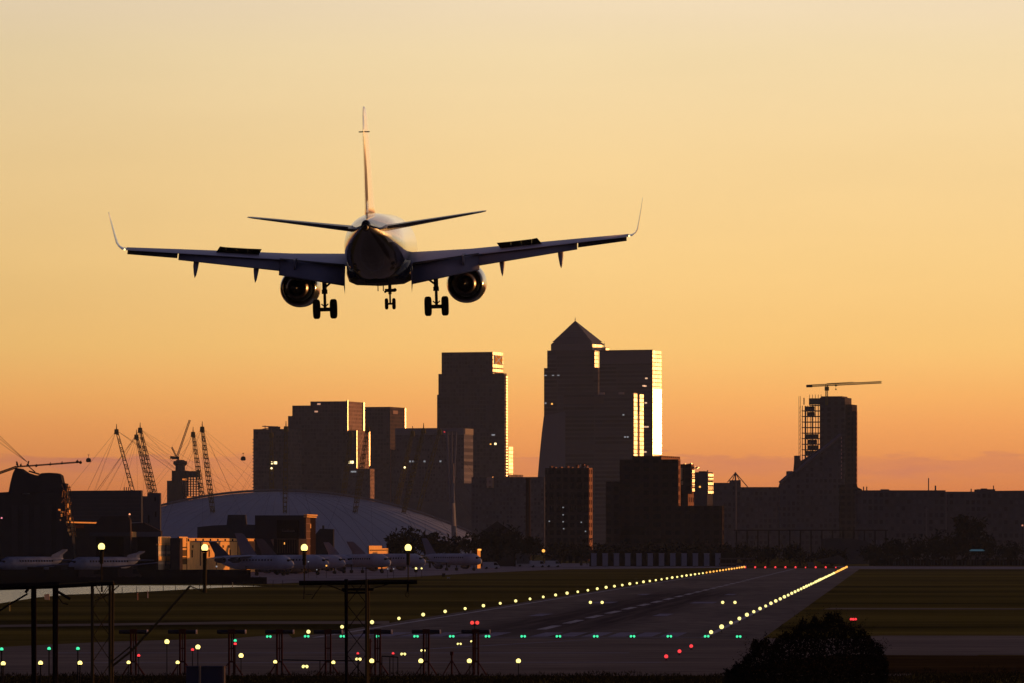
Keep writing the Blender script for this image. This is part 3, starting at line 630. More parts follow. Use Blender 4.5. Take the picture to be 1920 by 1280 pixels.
# 3
t = Block('narrow_tower', 'dark tower with a brownish right wall and a small pale sign near its top', 'office tower', 731.5, 6500, 17)
t.tier('body', 683, 731.5, 759, 761.5, mats=(glass_dark, facade('brown_side', (.10, .065, .055), (.05, .035, .035), 4, 5, .4, .3, .42)))
t.side('corner_fin', 758, 760, 762, 803, steel_lit, out=.8); t.side('rooftop_sign', 736, 745, 768, 774.5, mat('pale_sign', (.4, .25, .22), .5), out=.6)
# 4 tall tower with bright crown and hexagon emblem
t = Block('bank_tower', 'tall square tower with a blazing upper right face carrying a bow-tie hexagon emblem', 'skyscraper', 924, 6150, 19)
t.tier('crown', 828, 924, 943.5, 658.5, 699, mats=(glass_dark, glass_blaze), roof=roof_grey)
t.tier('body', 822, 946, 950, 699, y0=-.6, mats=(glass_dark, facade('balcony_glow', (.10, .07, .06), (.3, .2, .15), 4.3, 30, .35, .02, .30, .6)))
t.tier('lower_left_step', 819.5, 823, None, 738, y0=.5, depth=30)
for i in range(44):
    z = t.z(705)-i*2.9
    if z < 62: break
    xe = t.xa(946, -.6); MB().box(xe-.2, xe+1.6, 0, 4.5, z-1.1, z).build('edge_fin', steel_lit, t.o)
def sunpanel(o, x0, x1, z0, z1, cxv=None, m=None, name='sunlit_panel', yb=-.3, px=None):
    '''added thin plate standing out from a front face, running almost along the view so that its right side catches the low sun'''
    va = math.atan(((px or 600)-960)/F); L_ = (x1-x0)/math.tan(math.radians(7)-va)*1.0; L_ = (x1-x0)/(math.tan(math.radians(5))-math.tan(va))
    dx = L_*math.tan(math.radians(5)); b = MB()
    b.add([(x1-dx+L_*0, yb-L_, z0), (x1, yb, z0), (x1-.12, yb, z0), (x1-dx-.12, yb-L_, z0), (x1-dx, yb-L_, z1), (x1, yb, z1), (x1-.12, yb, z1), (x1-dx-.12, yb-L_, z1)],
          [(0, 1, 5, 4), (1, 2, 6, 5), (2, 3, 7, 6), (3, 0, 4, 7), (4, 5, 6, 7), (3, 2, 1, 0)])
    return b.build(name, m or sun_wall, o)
sun_wall = mat('sun_wall', (.88, .47, .17), .8, noise=.18, nscale=.4)  # lit copy of the walls, sunset orange mixed into the colour
def side_poly(blk, name, pts, m, x=0.0, out=.5, parent=None):
    vs = [(x+out, blk.yb(px, x), blk.z(py)) for px, py in pts]; n = len(vs); vs += [(x-.1, v[1], v[2]) for v in vs]
    b = MB(); b.add(vs, [tuple(range(n)), tuple(reversed(range(n, 2*n)))]+[(i, n+i, n+(i+1) % n, (i+1) % n) for i in range(n)]); return b.build(name, m, parent or blk.o)
emb = mat('emblem_sunlit', (.95, .42, .06), .6); embw = mat('emblem_white', (.8, .78, .75), .5)  # red emblem wedges, golden sunlight mixed into their colour
pan = side_poly(t, 'emblem_panel', [(926.5, 664), (941.5, 665), (941.5, 682), (926.5, 681)], embw, out=.5)
side_poly(t, 'emblem_wedge', [(927.3, 666), (932.5, 672.7), (927.3, 679.5)], emb, out=.8, parent=pan)
side_poly(t, 'emblem_wedge', [(940.7, 667), (936.0, 673.2), (940.7, 680.5)], emb, out=.8, parent=pan)
side_poly(t, 'emblem_wedge', [(929.5, 665.2), (938.5, 665.6), (934, 671)], emb, out=.8, parent=pan)
side_poly(t, 'emblem_wedge', [(929.5, 680.6), (938.5, 681), (934, 675.5)], emb, out=.8, parent=pan)
t.side('floor_band', 924.4, 943, 688.3, 690.2, mat('band_brown', (.35, .2, .08), .5), out=.6)
t.side('floor_band', 924.4, 943, 696.5, 698.5, mat('band_brown', (.35, .2, .08), .5), out=.6)
for px, py, w in ((929, 831, 1.8), (920, 831.5, 1.2)): t.strip('lit_window', px-w, px+w, py-w, py+w, lamp_win if w > 1.5 else glow_amber, y0=-.6)
t.strip('lit_window', 925-3, 925+3, 813, 815.5, lamp_wht, y0=-.6)
# 5 paler block in front
t = Block('pale_slab', 'broad paler grey-violet slab block standing in front of the tall emblem tower', 'office block', 870, 5600, 18)
t.tier('body', 741, 870, 887, 802, mats=(pale_block, facade('pale_side', (.22, .18, .20), (.12, .10, .12), 6, 80, .4, .01, .5)))
t.strip('parapet', 741, 870, 801, 814, mat('parapet_pale', (.16, .14, .165), .6), out=.6)
t.side('corner_panel', 871, 886.5, 802, 813, mat('panel_pale', (.34, .26, .22), .55), out=.6)
t.tier('left_step', 733, 741.5, None, 841, y0=4, depth=30, mats=(pale_block, pale_block))
t.strip('side_strip', 731.6, 733.5, 840, 940, mat('strip_rust', (.2, .10, .08), .5), y0=3, out=.5)
for px in (769, 775, 796, 826): t.strip('lit_window', px-1.6, px+1.6, 862, 865, lamp_wht)
for px, py in ((834, 808), (840, 805)): t.strip('warning_light', px-1.1, px+1.1, py-1.1, py+1.1, glow_red, out=.9)
# 6 thin golden sliver and low wall
t = Block('sliver_tower', 'thin bright golden glass sliver of a tower between the two tallest groups', 'office tower', 953.5, 6600, 20)
t.tier('body', 945, 953.5, 962, 836, mats=(glass_dark, glass_blaze))
t.tier('podium', 940, 955, 981, 888.5, y0=-3, mats=(glass_dark, glass_gold))
t = Block('low_slab', 'low plain dark slab beside the chimney, below the gap in the skyline', 'office block', 1021, 4600, 17)
t.tier('body', 884, 1021, None, 893, mats=(pale_block, pale_block), depth=40)
t.tier('lit_box', 912, 923, 931, 893, 913, y0=-4, mats=(red_lit_wall, mat('reflecting_panel', (.5, .3, .2), .3, .3)))
# 7 pyramid tower
t = Block('pyramid_tower', 'tallest skyscraper with a steel pyramid roof and stepped shoulders', 'skyscraper', 1112, 6430, 19)
t.tier('body', 1020, 1121, None, 688, depth=50, mats=(stone_band, stone_band))
t.tier('shoulder', 1026, 1115, 1122, 655, 688, y0=1, mats=(stone_band, glass_blaze))
t.tier('crown', 1033, 1111, 1129, 643.5, 655, y0=3, mats=(crown_m, glass_blaze), roof=crown_m)
x0, x1 = t.xa(1033, 3), t.xa(1111, 3); d = 42.0
ap = ((x0+x1)/2+1, 3+d/2, 0); ap = (t.xa(1078.5, 3+d/2), 3+d/2, ZY(601, t.D+d/2)); zb = t.z(643.4)
b = MB(); b.add([(x0, 3, zb), (x1, 3, zb), (x1, 3+d, zb), (x0, 3+d, zb), ap], [(0, 1, 4), (1, 2, 4), (2, 3, 4), (3, 0, 4), (0, 3, 2, 1)])
pyr = b.build('pyramid_roof', mat('pyramid_steel', (.085, .068, .082), .42, .35, noise=.06, nscale=.04), t.o)
MB().cyl(ap, (ap[0], ap[1], ap[2]+3.5), .5, .2).build('beacon', crown_m, pyr)
for zz in (.25, .5, .75):
    c0 = [tuple(Vector(v).lerp(Vector(ap), zz)) for v in ((x0, 3, zb), (x1, 3, zb))]
    MB().beam((c0[0][0], c0[0][1]-.1, c0[0][2]), (c0[1][0], c0[1][1]-.1, c0[1][2]), .5).build('roof_seam', crown_m, pyr)
b = MB(); b.box(x1, x1+13, 8, 20, t.z(656), t.z(649.5)); b.beam((x1+10, 12, t.z(650)), (x1+10, 12, t.z(641)), .5); b.build('roof_terrace', glass_blaze, t.o)
for px, py in ((1023, 754), (1035, 755.5)): t.strip('lit_window', px-1.5, px+1.5, py-1.4, py+1.4, lamp_wht if px < 1030 else glow_amber)
for px in (1023, 1037, 1047): t.strip('lit_window', px-2, px+2, 701, 702.6, lamp_wht)
# 8 brightest tower
t = Block('blazing_tower', 'tall square tower whose right face throws back a dazzling golden sun reflection', 'skyscraper', 1223.5, 6380, 21.7)
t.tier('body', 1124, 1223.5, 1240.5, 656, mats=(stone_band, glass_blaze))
t.side('sun_flare_strip', 1223.8, 1240.2, 728, 850, glass_dazzle, out=.25)  # added strip, glossier and gold-tinted, to hold the sun flare
t.strip('plant_screen', 1126, 1222, 657, 680, mat('screen_violet', (.12, .095, .115), .55), out=.6)
t.strip('parapet', 1124, 1223.5, 654.3, 656.6, mat('parapet_dark', (.10, .07, .05), .5), out=.8)
for px, py in ((1212, 708), (1207, 722), (1210, 722.5), (1209, 799), (1214, 799), (1210, 846), (1211, 754)): t.strip('lit_window', px-2.2, px+2.2, py-1.3, py+1.3, mat('lit_window_warm', (1, .6, .35), .5, emit=(1, .6, .35), est=.9))
# 9 block in front of the pyramid tower
t = Block('striped_block', 'broad block in front of the pyramid tower with two golden stripes down its right side', 'office block', 1186.5, 6000, 19.5)
t.tier('body', 1057, 1186.5, 1206, 738, mats=(stone_band, stone_band))
t.side('glass_stripe', 1187, 1193.5, 735.5, 862, glass_blaze, out=.8); t.side('glass_stripe', 1198, 1205.5, 737, 862, glass_blaze, out=.8); t.side('glass_stripe', 1193.5, 1198, 775, 862, glass_gold, out=.6)
t.strip('plant_screen', 1057, 1132, 742, 755, mat('screen_brown', (.11, .072, .07), .55), out=.6)
for px, py in ((1128, 735), (1165, 735)): t.strip('roof_rail', px-5, px+5, py-1, py+3, mat('rail_pale', (.4, .3, .28), .5))
for px, py in ((1169, 776.5), (1172, 818), (1177, 818)): t.strip('lit_window', px-1.6, px+1.6, py-1.2, py+1.2, lamp_wht)
# 10 curved-back tower seen left of the pyramid tower
o = empty('leaning_block', P(1021, HY, 5800)-Vector((0, 0, H)), 'pale narrow block with a slanting left edge beside the pyramid tower', 'office block')
b = MB(); D = 5800; pl = [((px-1021)/F*D, ZY(py, D)) for px, py in ((1008, 1021), (1008.5, 892), (1012, 850), (1016, 810), (1020, 778), (1060, 770), (1060, 1021))]; pl = [(x, 0 if z < 7.5 else z) for x, z in pl]
b.prism(pl, 0, 30); b.build('body', mat('leaning_violet', (.13, .115, .15), .6, noise=.1, nscale=.03), o)
# 11 closer derelict mill blocks
def mill(name, label, cat, px, D, th, tiers, mats, parts=()):
    t = Block(name, label, cat, px, D, th)
    for k, tr in enumerate(tiers): t.tier('body' if k == 0 else 'upper_storeys', *tr, mats=mats, depth=30)
    return t
glow_edge = facade('glow_edge', (.42, .2, .12), (.08, .03, .02), 3.6, 3.0, .4, .4, .35, .5)  # sunlit mill sides: glow painted as a brighter, redder wall
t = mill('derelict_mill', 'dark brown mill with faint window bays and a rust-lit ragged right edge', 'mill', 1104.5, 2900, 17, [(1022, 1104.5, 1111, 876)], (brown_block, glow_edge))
for i, (px, h) in enumerate(((1030, 872), (1037, 874), (1048, 873.5), (1060, 872), (1068, 874), (1079, 870), (1091, 868.5), (1096, 871))): t.tier('roof_vent', px, px+4, None, h, 876, y0=4+i, mats=(brown_block, glow_edge), depth=3)
for i, (px, h) in enumerate(((1086, 869), (1095, 873), (1101, 875))): MB().beam((t.xa(px, 2), 2, t.z(876)), (t.xa(px+3, 2), 2, t.z(h)), .35).build('roof_rail', steel_lit, t.o)
for row in range(3):
    for px in (1031, 1036, 1047, 1052, 1069, 1073, 1079, 1090, 1095): t.strip('window', px, px+2.4, 905+row*21, 914+row*21, mat('window_black', (.012, .008, .008), .5), out=.15)
for px, py in ((1056, 950), (1056, 964), (1056, 977), (1057, 990), (1030, 976), (1090, 978), (1098, 995)): t.strip('lit_window', px-1, px+1, py-1, py+1, lamp_wht, out=.3)
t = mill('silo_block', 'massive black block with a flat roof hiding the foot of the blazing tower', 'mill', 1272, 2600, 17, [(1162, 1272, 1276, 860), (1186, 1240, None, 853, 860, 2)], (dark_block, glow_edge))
t.tier('lower_wing', 1136, 1164, None, 901, y0=3, mats=(brown_block, brown_block), depth=25)
t.tier('front_wing', 1231, 1354, None, 948, y0=-25, mats=(dark_block, dark_block), depth=3)
t.strip('window_band', 1165, 1210, 985, 1002, mat('window_black', (.012, .008, .008), .5), out=.2)
t = Block('scaffold_tower', 'thin framed structure with bright gold openings at the right end of the black mill', 'industrial tower', 1296, 2750, 19)
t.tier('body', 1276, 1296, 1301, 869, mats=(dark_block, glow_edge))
gold = glass_blaze
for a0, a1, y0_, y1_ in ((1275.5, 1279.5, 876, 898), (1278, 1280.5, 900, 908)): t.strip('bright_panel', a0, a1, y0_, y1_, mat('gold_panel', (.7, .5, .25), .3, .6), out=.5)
for k in range(5): t.side('bright_panel', 1296.3, 1300.5, 880+k*8.6, 886+k*8.6, gold, out=.5)
b = MB(); 
for k, (px, py) in enumerate(((1281, 868), (1289, 868), (1293, 867), (1299, 874), (1306, 874))): b.box(t.xa(px, 3), t.xa(px, 3)+.9, 3, 4, t.z(876), t.z(py))
b.box(t.xa(1276, 3), t.xa(1307, 3), 3, 4, t.z(877), t.z(874.5)); b.build('roof_frame', steel_lit, t.o)
t.tier('side_block', 1272, 1290, 1300, 925, y0=-8, mats=(dark_block, glow_edge))
t = Block('gold_window_block', 'small square block with five rows of golden windows on its right side', 'office block', 1326, 3300, 20)
t.tier('body', 1300, 1326, 1336.5, 884, mats=(far_wall, stone_band)); 
for k in range(5): t.side('window_row', 1326.4, 1336, 887+k*8, 892+k*8, glass_blaze, out=.5)
t.tier('roof_plant', 1310, 1322, 1327, 882, 884, y0=2); t.strip('lit_window', 1311, 1314, 910, 913, glow_amber)
b = MB(); b.cyl((t.xa(1327, 3), 3, t.z(884)), (t.xa(1327, 3), 3, t.z(880)), .3); b.build('roof_mast', crown_m, t.o)
# chimney
C_ = P(990, HY, 2700); C_.z = 0; b = MB(); b.cyl((0, 0, 0), (0, 0, ZY(895, 2700)), 1.2, .95, 20); b.cyl((0, 0, ZY(899, 2700)), (0, 0, ZY(895, 2700)), 1.15, 1.15, 20)
tag(b.build('chimney', mat('chimney_rust', (.06, .03, .02), .9, noise=.2, nscale=.3), loc=C_), 'slim rust-dark brick chimney in the gap between the two tower groups', 'chimney')
# ------------------------------------------------------------------ tower under construction and blocks at right
D = 4300; t = Block('unfinished_tower', 'concrete tower under construction with open floor slabs on its left side', 'building site', 1584, D, 14)
conc = mat('raw_concrete', (.13, .10, .10), .85, noise=.2, nscale=.05)
t.tier('core', 1537, 1584, None, 744, depth=25, mats=(facade('core_block', (.10, .08, .08), (.06, .045, .045), 4, 5, .4, .5, .5),)*2)
t.tier('core_cap', 1540, 1579, None, 741.5, 744, y0=1, depth=20, mats=(conc, conc))
t.tier('right_wing', 1578, 1597, None, 757, y0=3, depth=20, mats=(brown_block, brown_block)); t.tier('right_wing', 1590, 1606, 1607.5, 769, y0=5, depth=20, mats=(brown_block, glow_edge))
zt = t.z(744); fl = 3.9; i = 0
z = t.z(884)
b = MB(); cols = MB()
while z < t.z(760):
    x0, x1 = t.xa(1503, 2), t.xa(1540, 2)
    b.box(x0, x1, 2, 16, z, z+.55)
    for k in range(8): xx = x0+.4+k*(x1-x0-.8)/7; cols.box(xx-.22, xx+.22, 2.4, 2.9, z+.55, z+fl)
    for k in range(4): xx = x0+.4+k*(x1-x0-.8)/3; cols.box(xx-.3, xx+.3, 15, 15.5, z+.55, z+fl)
    if random.random() < .75: cols.box(x0+1+random.random()*4, x0+8+random.random()*3, 8, 8.3, z+.55, z+fl-.4)
    z += fl
x0, x1 = t.xa(1517, 2), t.xa(1540, 2)
while z < t.z(744): b.box(x0, x1, 2, 16, z, z+.5); [cols.box(x0+.3+k*(x1-x0-.6)/4-.15, x0+.3+k*(x1-x0-.6)/4+.15, 2.4, 2.8, z, z+fl) for k in range(5)]; z += fl
b.add(cols.v, cols.f); b.build('slab_frame', conc, t.o)
MB().box(t.xa(1517, 2), t.xa(1540, 2), 1.4, 1.7, t.z(757), t.z(745)).build('safety_screen', mat('screen_mesh', (.16, .17, .12), .8), t.o)
b = MB(); xx = t.xa(1498, 1)
for k in (0, 1.1): b.cyl((xx+k, 1, 0), (xx+k, 1, t.z(741)), .16, n=6)
for k in range(34): b.beam((xx, 1, k*3.1), (xx+1.1, 1, k*3.1+3.1), .14)
b.build('hoist_mast', conc, t.o)
MB().cyl((t.xa(1507.5, 1), 1, t.z(757)), (t.xa(1507.5, 1), 1, t.z(744)), .4, n=6).build('hoist_mast', conc, t.o)
for k in range(11): t.strip('window', 1576, 1578.5, 818+k*7.4, 822+k*7.4, mat('gap_glow', (.7, .4, .35), .4, .5), out=.6)
# tower crane on it
cr = empty('tower_crane', P(1550, 742, D), 'yellow tower crane with a long level jib on top of the unfinished tower', 'crane')
ym = mat('crane_yellow', (.24, .17, .03), .6); sc = D/F
def lattice(b, p, q, w, n, r=.12):
    p, q = Vector(p), Vector(q); d = (q-p).normalized(); u = d.cross(Vector((0, 1, 0))); u = Vector((1, 0, 0)) if u.length < .1 else u.normalized(); v = d.cross(u).normalized()
    cs = [u*w/2+v*w/2, u*w/2-v*w/2, -u*w/2-v*w/2, -u*w/2+v*w/2]
    for c in cs: b.beam(p+c, q+c, r*1.6)
    for k in range(n):
        a0 = p+(q-p)*(k/n); a1 = p+(q-p)*((k+1)/n)
        for j in range(4): b.beam(a0+cs[j], a1+cs[(j+1) % 4], r); b.beam(a0+cs[j], a0+cs[(j+1) % 4], r)
b = MB(); lattice(b, (0, 0, -6), (0, 0, 22*sc), 1.5, 10, .16); b.build('mast', ym, cr)
b = MB(); lattice(b, (-38*sc, 0, 19.5*sc), (103*sc, 0, 26.5*sc), 1.3, 44, .16); b.beam((0, 0, 24*sc), (50*sc, 0, 27*sc), .25); b.build('jib', ym, cr)
MB().box(-38*sc, -27*sc, -1, 1, 17*sc, 21.5*sc).build('counterweight', dark_metal, cr); MB().box(-1.4, 1.6, -1, 1, 11*sc, 18*sc).build('cab', ym, cr)
b = MB(); b.beam((17*sc, 0, 21*sc), (17*sc, 0, 14*sc), .15); b.box(16*sc, 18.5*sc, -.5, .5, 12*sc, 14.5*sc); b.box(15.5*sc, 19.5*sc, -.8, .8, 19*sc, 22*sc); b.build('hook_trolley', ym, cr)
# sloping roofed block in front
D = 3600
def profile(name, label, cat, pts, D, m, depth=25, extra=None, group=None):   # z = 0 below the horizon row
    cx = (pts[0][0]+pts[-1][0])/2; C_ = P(cx, HY, D); C_.z = 0
    o = empty(name, C_, label, cat, group); b = MB()
    b.prism([((px-cx)/F*D, 0 if py > 1020 else ZY(py, D)) for px, py in pts], 0, depth); b.build('body', m, o)
    if extra: extra(o, cx, D)
    return o
def ex(o, cx, D):
    b = MB()
    for (a0, b0), (a1, b1) in (((1462, 905), (1486, 884)), ((1491, 884), (1577, 814))): b.beam(((a0-cx)/F*D, -.5, ZY(b0, D)), ((a1-cx)/F*D, -.5, ZY(b1, D)), 1.6)
    b.build('roof_edge', mat('edge_violet', (.16, .13, .16), .6), o)
    b = MB(); b.box((1490-cx)/F*D, (1500-cx)/F*D, -.4, 8, ZY(886, D), ZY(853, D)); b.build('stair_core', far_wall, o)
profile('sloping_block', 'dark block with a slanting roofline rising rightward in front of the unfinished tower', 'apartment block',
    [(1462, 1021), (1462, 912), (1464, 905), (1477, 890), (1477, 882), (1486, 882), (1490, 884), (1492, 862), (1505, 862), (1577, 814), (1577, 1021)], D, pale_block, 20, ex)
profile('stepped_low_block', 'low dark block directly right of the unfinished tower foot', 'apartment block', [(1577, 1021), (1577, 908), (1605, 906), (1609, 913), (1616, 916), (1616, 1021)], 3550, brown_block, 20)
def roofbits(pxs):
    def f(o, cx, D):
        for px, py, w, yb_ in pxs: MB().box((px-w-cx)/F*D, (px+w-cx)/F*D, 3, 5, ZY(yb_, D)-.5, ZY(py, D)).build('roof_vent', far_wall, o)
    return f
profile('long_flats', 'long low flat-roofed block at right between the unfinished tower and the pale vertical strip', 'apartment block', [(1608, 1021), (1608, 918), (1773, 918), (1773, 1021)], 3000, pale_block, 22,
    roofbits(((1620, 911, .8, 918), (1626, 911, .8, 918), (1742, 895, .7, 918), (1755, 909, 1.2, 918), (1660, 916, 8, 918))))
profile('far_right_flats', 'long low flat-roofed block reaching the right edge of the frame', 'apartment block', [(1775, 1021), (1775, 920.5), (1833, 920.5), (1833, 916), (1866, 916), (1866, 919), (1990, 918), (1990, 1021)], 3050, pale_block, 22,
    roofbits(((1822, 915, .8, 920), (1864, 909, .6, 918), (1846, 914.5, 6, 917))))
profile('grey_low_block', 'low grey block behind the cable mast, right of the golden-window block', 'apartment block', [(1336, 1021), (1336, 904), (1370, 904), (1370, 899), (1389, 899), (1389, 912), (1400, 912), (1462, 912), (1462, 1021)], 3700, pale_block, 22)
profile('cluster_base_block', 'wide dark low block filling the foot of the skyline left of the chimney', 'office block', [(700, 1021), (700, 940), (850, 940), (850, 905), (950, 905), (950, 1021)], 5300, far_wall, 22)
for px, y0, y1, D, lab in ((1774, 921, 990, 2900, 'pale vertical strip at the gap between the two long low blocks'), (1737, 950, 990, 2880, 'short pale vertical mast in front of the long low block')):
    C_ = P(px, HY, D); C_.z = 0; b = MB(); b.box(-.35, .35, -.3, .3, 0, ZY(y0, D)); b.beam((-.9, 0, ZY(y0, D)-1), (.9, 0, ZY(y0, D)-1), .3); tag(b.build('lamp_column', mat('column_pale', (.16, .13, .14), .6), loc=C_), lab, 'mast')
# cable mast
D = 3000; C_ = P(1379, HY, D); C_.z = 0; o = empty('cable_mast', C_, 'pale upright mast with stays spreading from its tip like a tent', 'mast')
MB().cyl((0, 0, 0), (0, 0, ZY(884, D)), .55, .35, 10).build('pole', mat('column_pale', (.16, .13, .14), .6), o)
b = MB(); tp = Vector((0, 0, ZY(885, D)))
for px, py in ((1364, 903), (1372, 903), (1388, 902), (1402, 912)): b.beam(tp, ((px-1379)/F*D, 0, ZY(py, D)), .3)
b.build('stay', crown_m, o)
#PART5
# ------------------------------------------------------------------ great white dome with its yellow masts
D = 4800; cx = 522
o = empty('dome', Vector(((cx-960)/F*D, D, 0)), 'huge shallow white fabric dome held up by leaning yellow lattice masts', 'arena')
R_, hh = 182.0, 49.0; Rs = (R_*R_+hh*hh)/(2*hh)
prof = []
for k in range(25):
    r = R_*(1-k/24); prof.append((math.sqrt(Rs*Rs-r*r)-(Rs-hh), max(r, .01)))
dome_m = mat('dome_fabric', (.27, .275, .36), .8, noise=.08, nscale=.03)
MB().lathe(prof, n=72, axis='z').build('canopy', dome_m, o)
def dz(r): return math.sqrt(Rs*Rs-r*r)-(Rs-hh)
b = MB()
for k in range(72):
    a0 = 2*math.pi*k/72
    for j in range(10):
        r0, r1 = R_*(1-j/10), R_*(1-(j+1)/10)
        b.beam((r0*math.cos(a0), r0*math.sin(a0), dz(r0)+.15), (r1*math.cos(a0), r1*math.sin(a0), dz(r1)+.15), .3)
b.build('canopy_cable', mat('seam_grey', (.24, .24, .31), .9), o)
mast_y = mat('mast_yellow', (.10, .07, .008), .9)
for k in range(12):
    an = math.radians(4.8+30*k); rb, rt = 98, 116
    p = Vector((rb*math.cos(an)*1.09, rb*math.sin(an)*1.09, dz(rb)-12)); q = Vector((rt*math.cos(an)*1.09, rt*math.sin(an)*1.09, 97 if k != 5 else 94))
    b = MB(); n = 22; u = (q-p); 
    side = Vector((-math.sin(an), math.cos(an), 0)); rad = Vector((math.cos(an), math.sin(an), .2)).normalized()
    for j in range(n):
        t0, t1 = j/n, (j+1)/n
        w0, w1 = [.75+.75*math.sin(math.pi*min(1, t*.9+.1)) for t in (t0, t1)]
        a0, a1 = p+u*t0, p+u*t1
        c = [(1, 1), (1, -1), (-1, -1), (-1, 1)]
        for i_, (m1_, m2_) in enumerate(c):
            n1, n2 = c[(i_+1) % 4]
            b.beam(a0+side*m1_*w0+rad*m2_*w0, a1+side*m1_*w1+rad*m2_*w1, .42)
            b.beam(a0+side*m1_*w0+rad*m2_*w0, a0+side*n1*w0+rad*n2*w0, .35)
            if j % 2: b.beam(a0+side*m1_*w0+rad*m2_*w0, a1+side*n1*w1+rad*n2*w1, .25)
    m_ = b.build('mast', mast_y, o)
    b = MB(); b.cyl(q-Vector((0, 0, 3)), q+Vector((0, 0, 1)), 1.9, 1.6, 8); b.cyl(q, q+Vector((0, 0, 5)), .5, .2, 6); b.build('mast_head', mast_y, m_)
    b = MB()
    for da in (-22, -8, 8, 22):
        aa = an+math.radians(da); g = Vector((172*math.cos(aa), 172*math.sin(aa), dz(172))); b.cyl(q, g, .07, n=3, cap=False)
        g = Vector((55*math.cos(an+math.radians(da*1.5)), 55*math.sin(an+math.radians(da*1.5)), dz(55))); b.cyl(q, g, .07, n=3, cap=False)
    g = Vector((205*math.cos(an), 205*math.sin(an), 0)); b.cyl(q, g, .10, n=3, cap=False)
    b.build('stay_cable', mat('cable_grey', (.035, .032, .035), .9), m_)
    if k in (1, 3): b = MB(); b.sphere(p+u*.62+Vector((0, -3, 0)), .8); b.build('mast_lamp', lamp_win, m_)
# roof walkway line
b = MB(); pts = []
for k in range(41):
    x = -R_+2*R_*k/40; r = abs(x); pts.append(Vector((x, -4, dz(min(r, R_-.5))+1.4)))
for p, q in zip(pts, pts[1:]): b.beam(p, q, 1.3)
b.build('roof_walkway', crown_m, o)
# cable car tower and gondolas
D = 4300; o = empty('cable_car_tower', P(849, HY, D)-Vector((0, 0, H)), 'slim white cable-car tower with one sunlit edge in front of the pale slab', 'tower')
tw = mat('tower_white', (.20, .18, .21), .5); sc = D/F
b = MB()
b.cyl((4*sc, 0, 0), (-1*sc, 0, ZY(900, D)), 2.2, 1.1, 12); b.cyl((-5*sc, 0, ZY(900, D)*.62), (-11*sc, 0, ZY(806, D)), .5, .9, 10); b.cyl((1*sc, 0, ZY(930, D)), (6*sc, 0, ZY(806, D)), .7, .8, 10)
b.cyl((-3*sc, 0, ZY(900, D)), (-2*sc, 0, ZY(806, D)), .8, .7, 10); b.build('shaft', tw, o)
b = MB(); b.box(-16*sc, 12*sc, -2, 2, ZY(808, D), ZY(804, D)); b.build('cable_head', tw, o)
b = MB(); b.box(1*sc, 2.6*sc, -2.4, 1.8, ZY(905, D), ZY(868, D)); b.build('sunlit_edge', mat('edge_lit', (.8, .5, .35), .35, .3), o)  # sunlight on the white tower painted as a bright orange strip
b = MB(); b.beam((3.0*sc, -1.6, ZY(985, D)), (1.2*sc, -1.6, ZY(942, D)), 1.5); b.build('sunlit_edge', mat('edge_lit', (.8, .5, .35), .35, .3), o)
for px, py, lab in ((166, 861, 'cable-car cabin hanging in the sky at the far left beside the conveyor tip'), (456, 858, 'cable-car cabin hanging in the sky just left of the dark residential tower')):
    D = 3900; s_ = 1.0
    o = empty('cable_car_cabin', P(px, py, D), lab, 'cable car', 'cable car cabins')
    b = MB(); b.loft([[(x*w, y*w, z) for x, y in ((-1, -.8), (1, -.8), (1.2, 0), (1, .8), (-1, .8), (-1.2, 0))] for z, w in ((-1.5, .8), (-1.1, 1.35), (.4, 1.3), (1.1, .8), (1.25, .3))], smooth=False); b.build('cabin', dark_metal, o)
    b = MB(); b.cyl((0, 0, 1.1), (0, 0, 3.2), .12, n=6); b.beam((-.6, 0, 3.2), (.6, 0, 3.2), .25); b.build('hanger', dark_metal, o)
# ------------------------------------------------------------------ concrete mixer tower, scaffold and luffing crane left of the dome
D = 5300; t = Block('grain_tower', 'dark stepped tower with a wide round head, standing between the yellow masts', 'industrial tower', 342, D, 12)
t.tier('base', 313, 342, None, 900, mats=(near_wall, near_wall), depth=18)
t.tier('neck', 322, 347, None, 881, y0=2, mats=(near_wall, near_wall), depth=12)
b = MB(); xc = t.xa(338, 6); b.cyl((xc, 6, t.z(881)), (xc, 6, t.z(872)), 4.2, 4.2, 16); b.cyl((xc, 6, t.z(872)), (xc, 6, t.z(868)), 4.6, 6.3, 16); b.cyl((xc, 6, t.z(868)), (xc, 6, t.z(863)), 6.3, 5.8, 16); b.cyl((xc, 6, t.z(863)), (xc, 6, t.z(861)), 4.2, 3.5, 16); b.build('round_head', near_wall, t.o)
MB().cyl((t.xa(334, -.3), -.3, t.z(905)), (t.xa(334, -.3), -.3, t.z(874)), .4, n=6).build('vent_pipe', near_wall, t.o)
# its crane
o = empty('luffing_crane', P(332, 858, D), 'small crane with a steep raised jib standing on the grain tower head', 'crane'); sc = D/F
b = MB(); b.box(-9*sc, 4*sc, -1, 1, -2*sc, 3*sc); b.cyl((1, 0, -3*sc), (1, 0, 1), .8, n=8); b.build('cab', dark_metal, o)
b = MB(); lattice(b, (0, 0, 2*sc), (24*sc, 0, 72*sc), 1.3, 18, .18); b.build('jib', mat('crane_grey', (.10, .07, .05), .6), o)
b = MB(); lattice(b, (0, 0, 0), (-10*sc, 0, 21*sc), 1.0, 6, .18); b.beam((-10*sc, 0, 21*sc), (22*sc, 0, 70*sc), .06); b.build('back_stay', mat('crane_grey', (.10, .07, .05), .6), o)
MB().box(-13*sc, -5*sc, -.8, .8, -1*sc, 4*sc).build('counterweight', dark_metal, o)
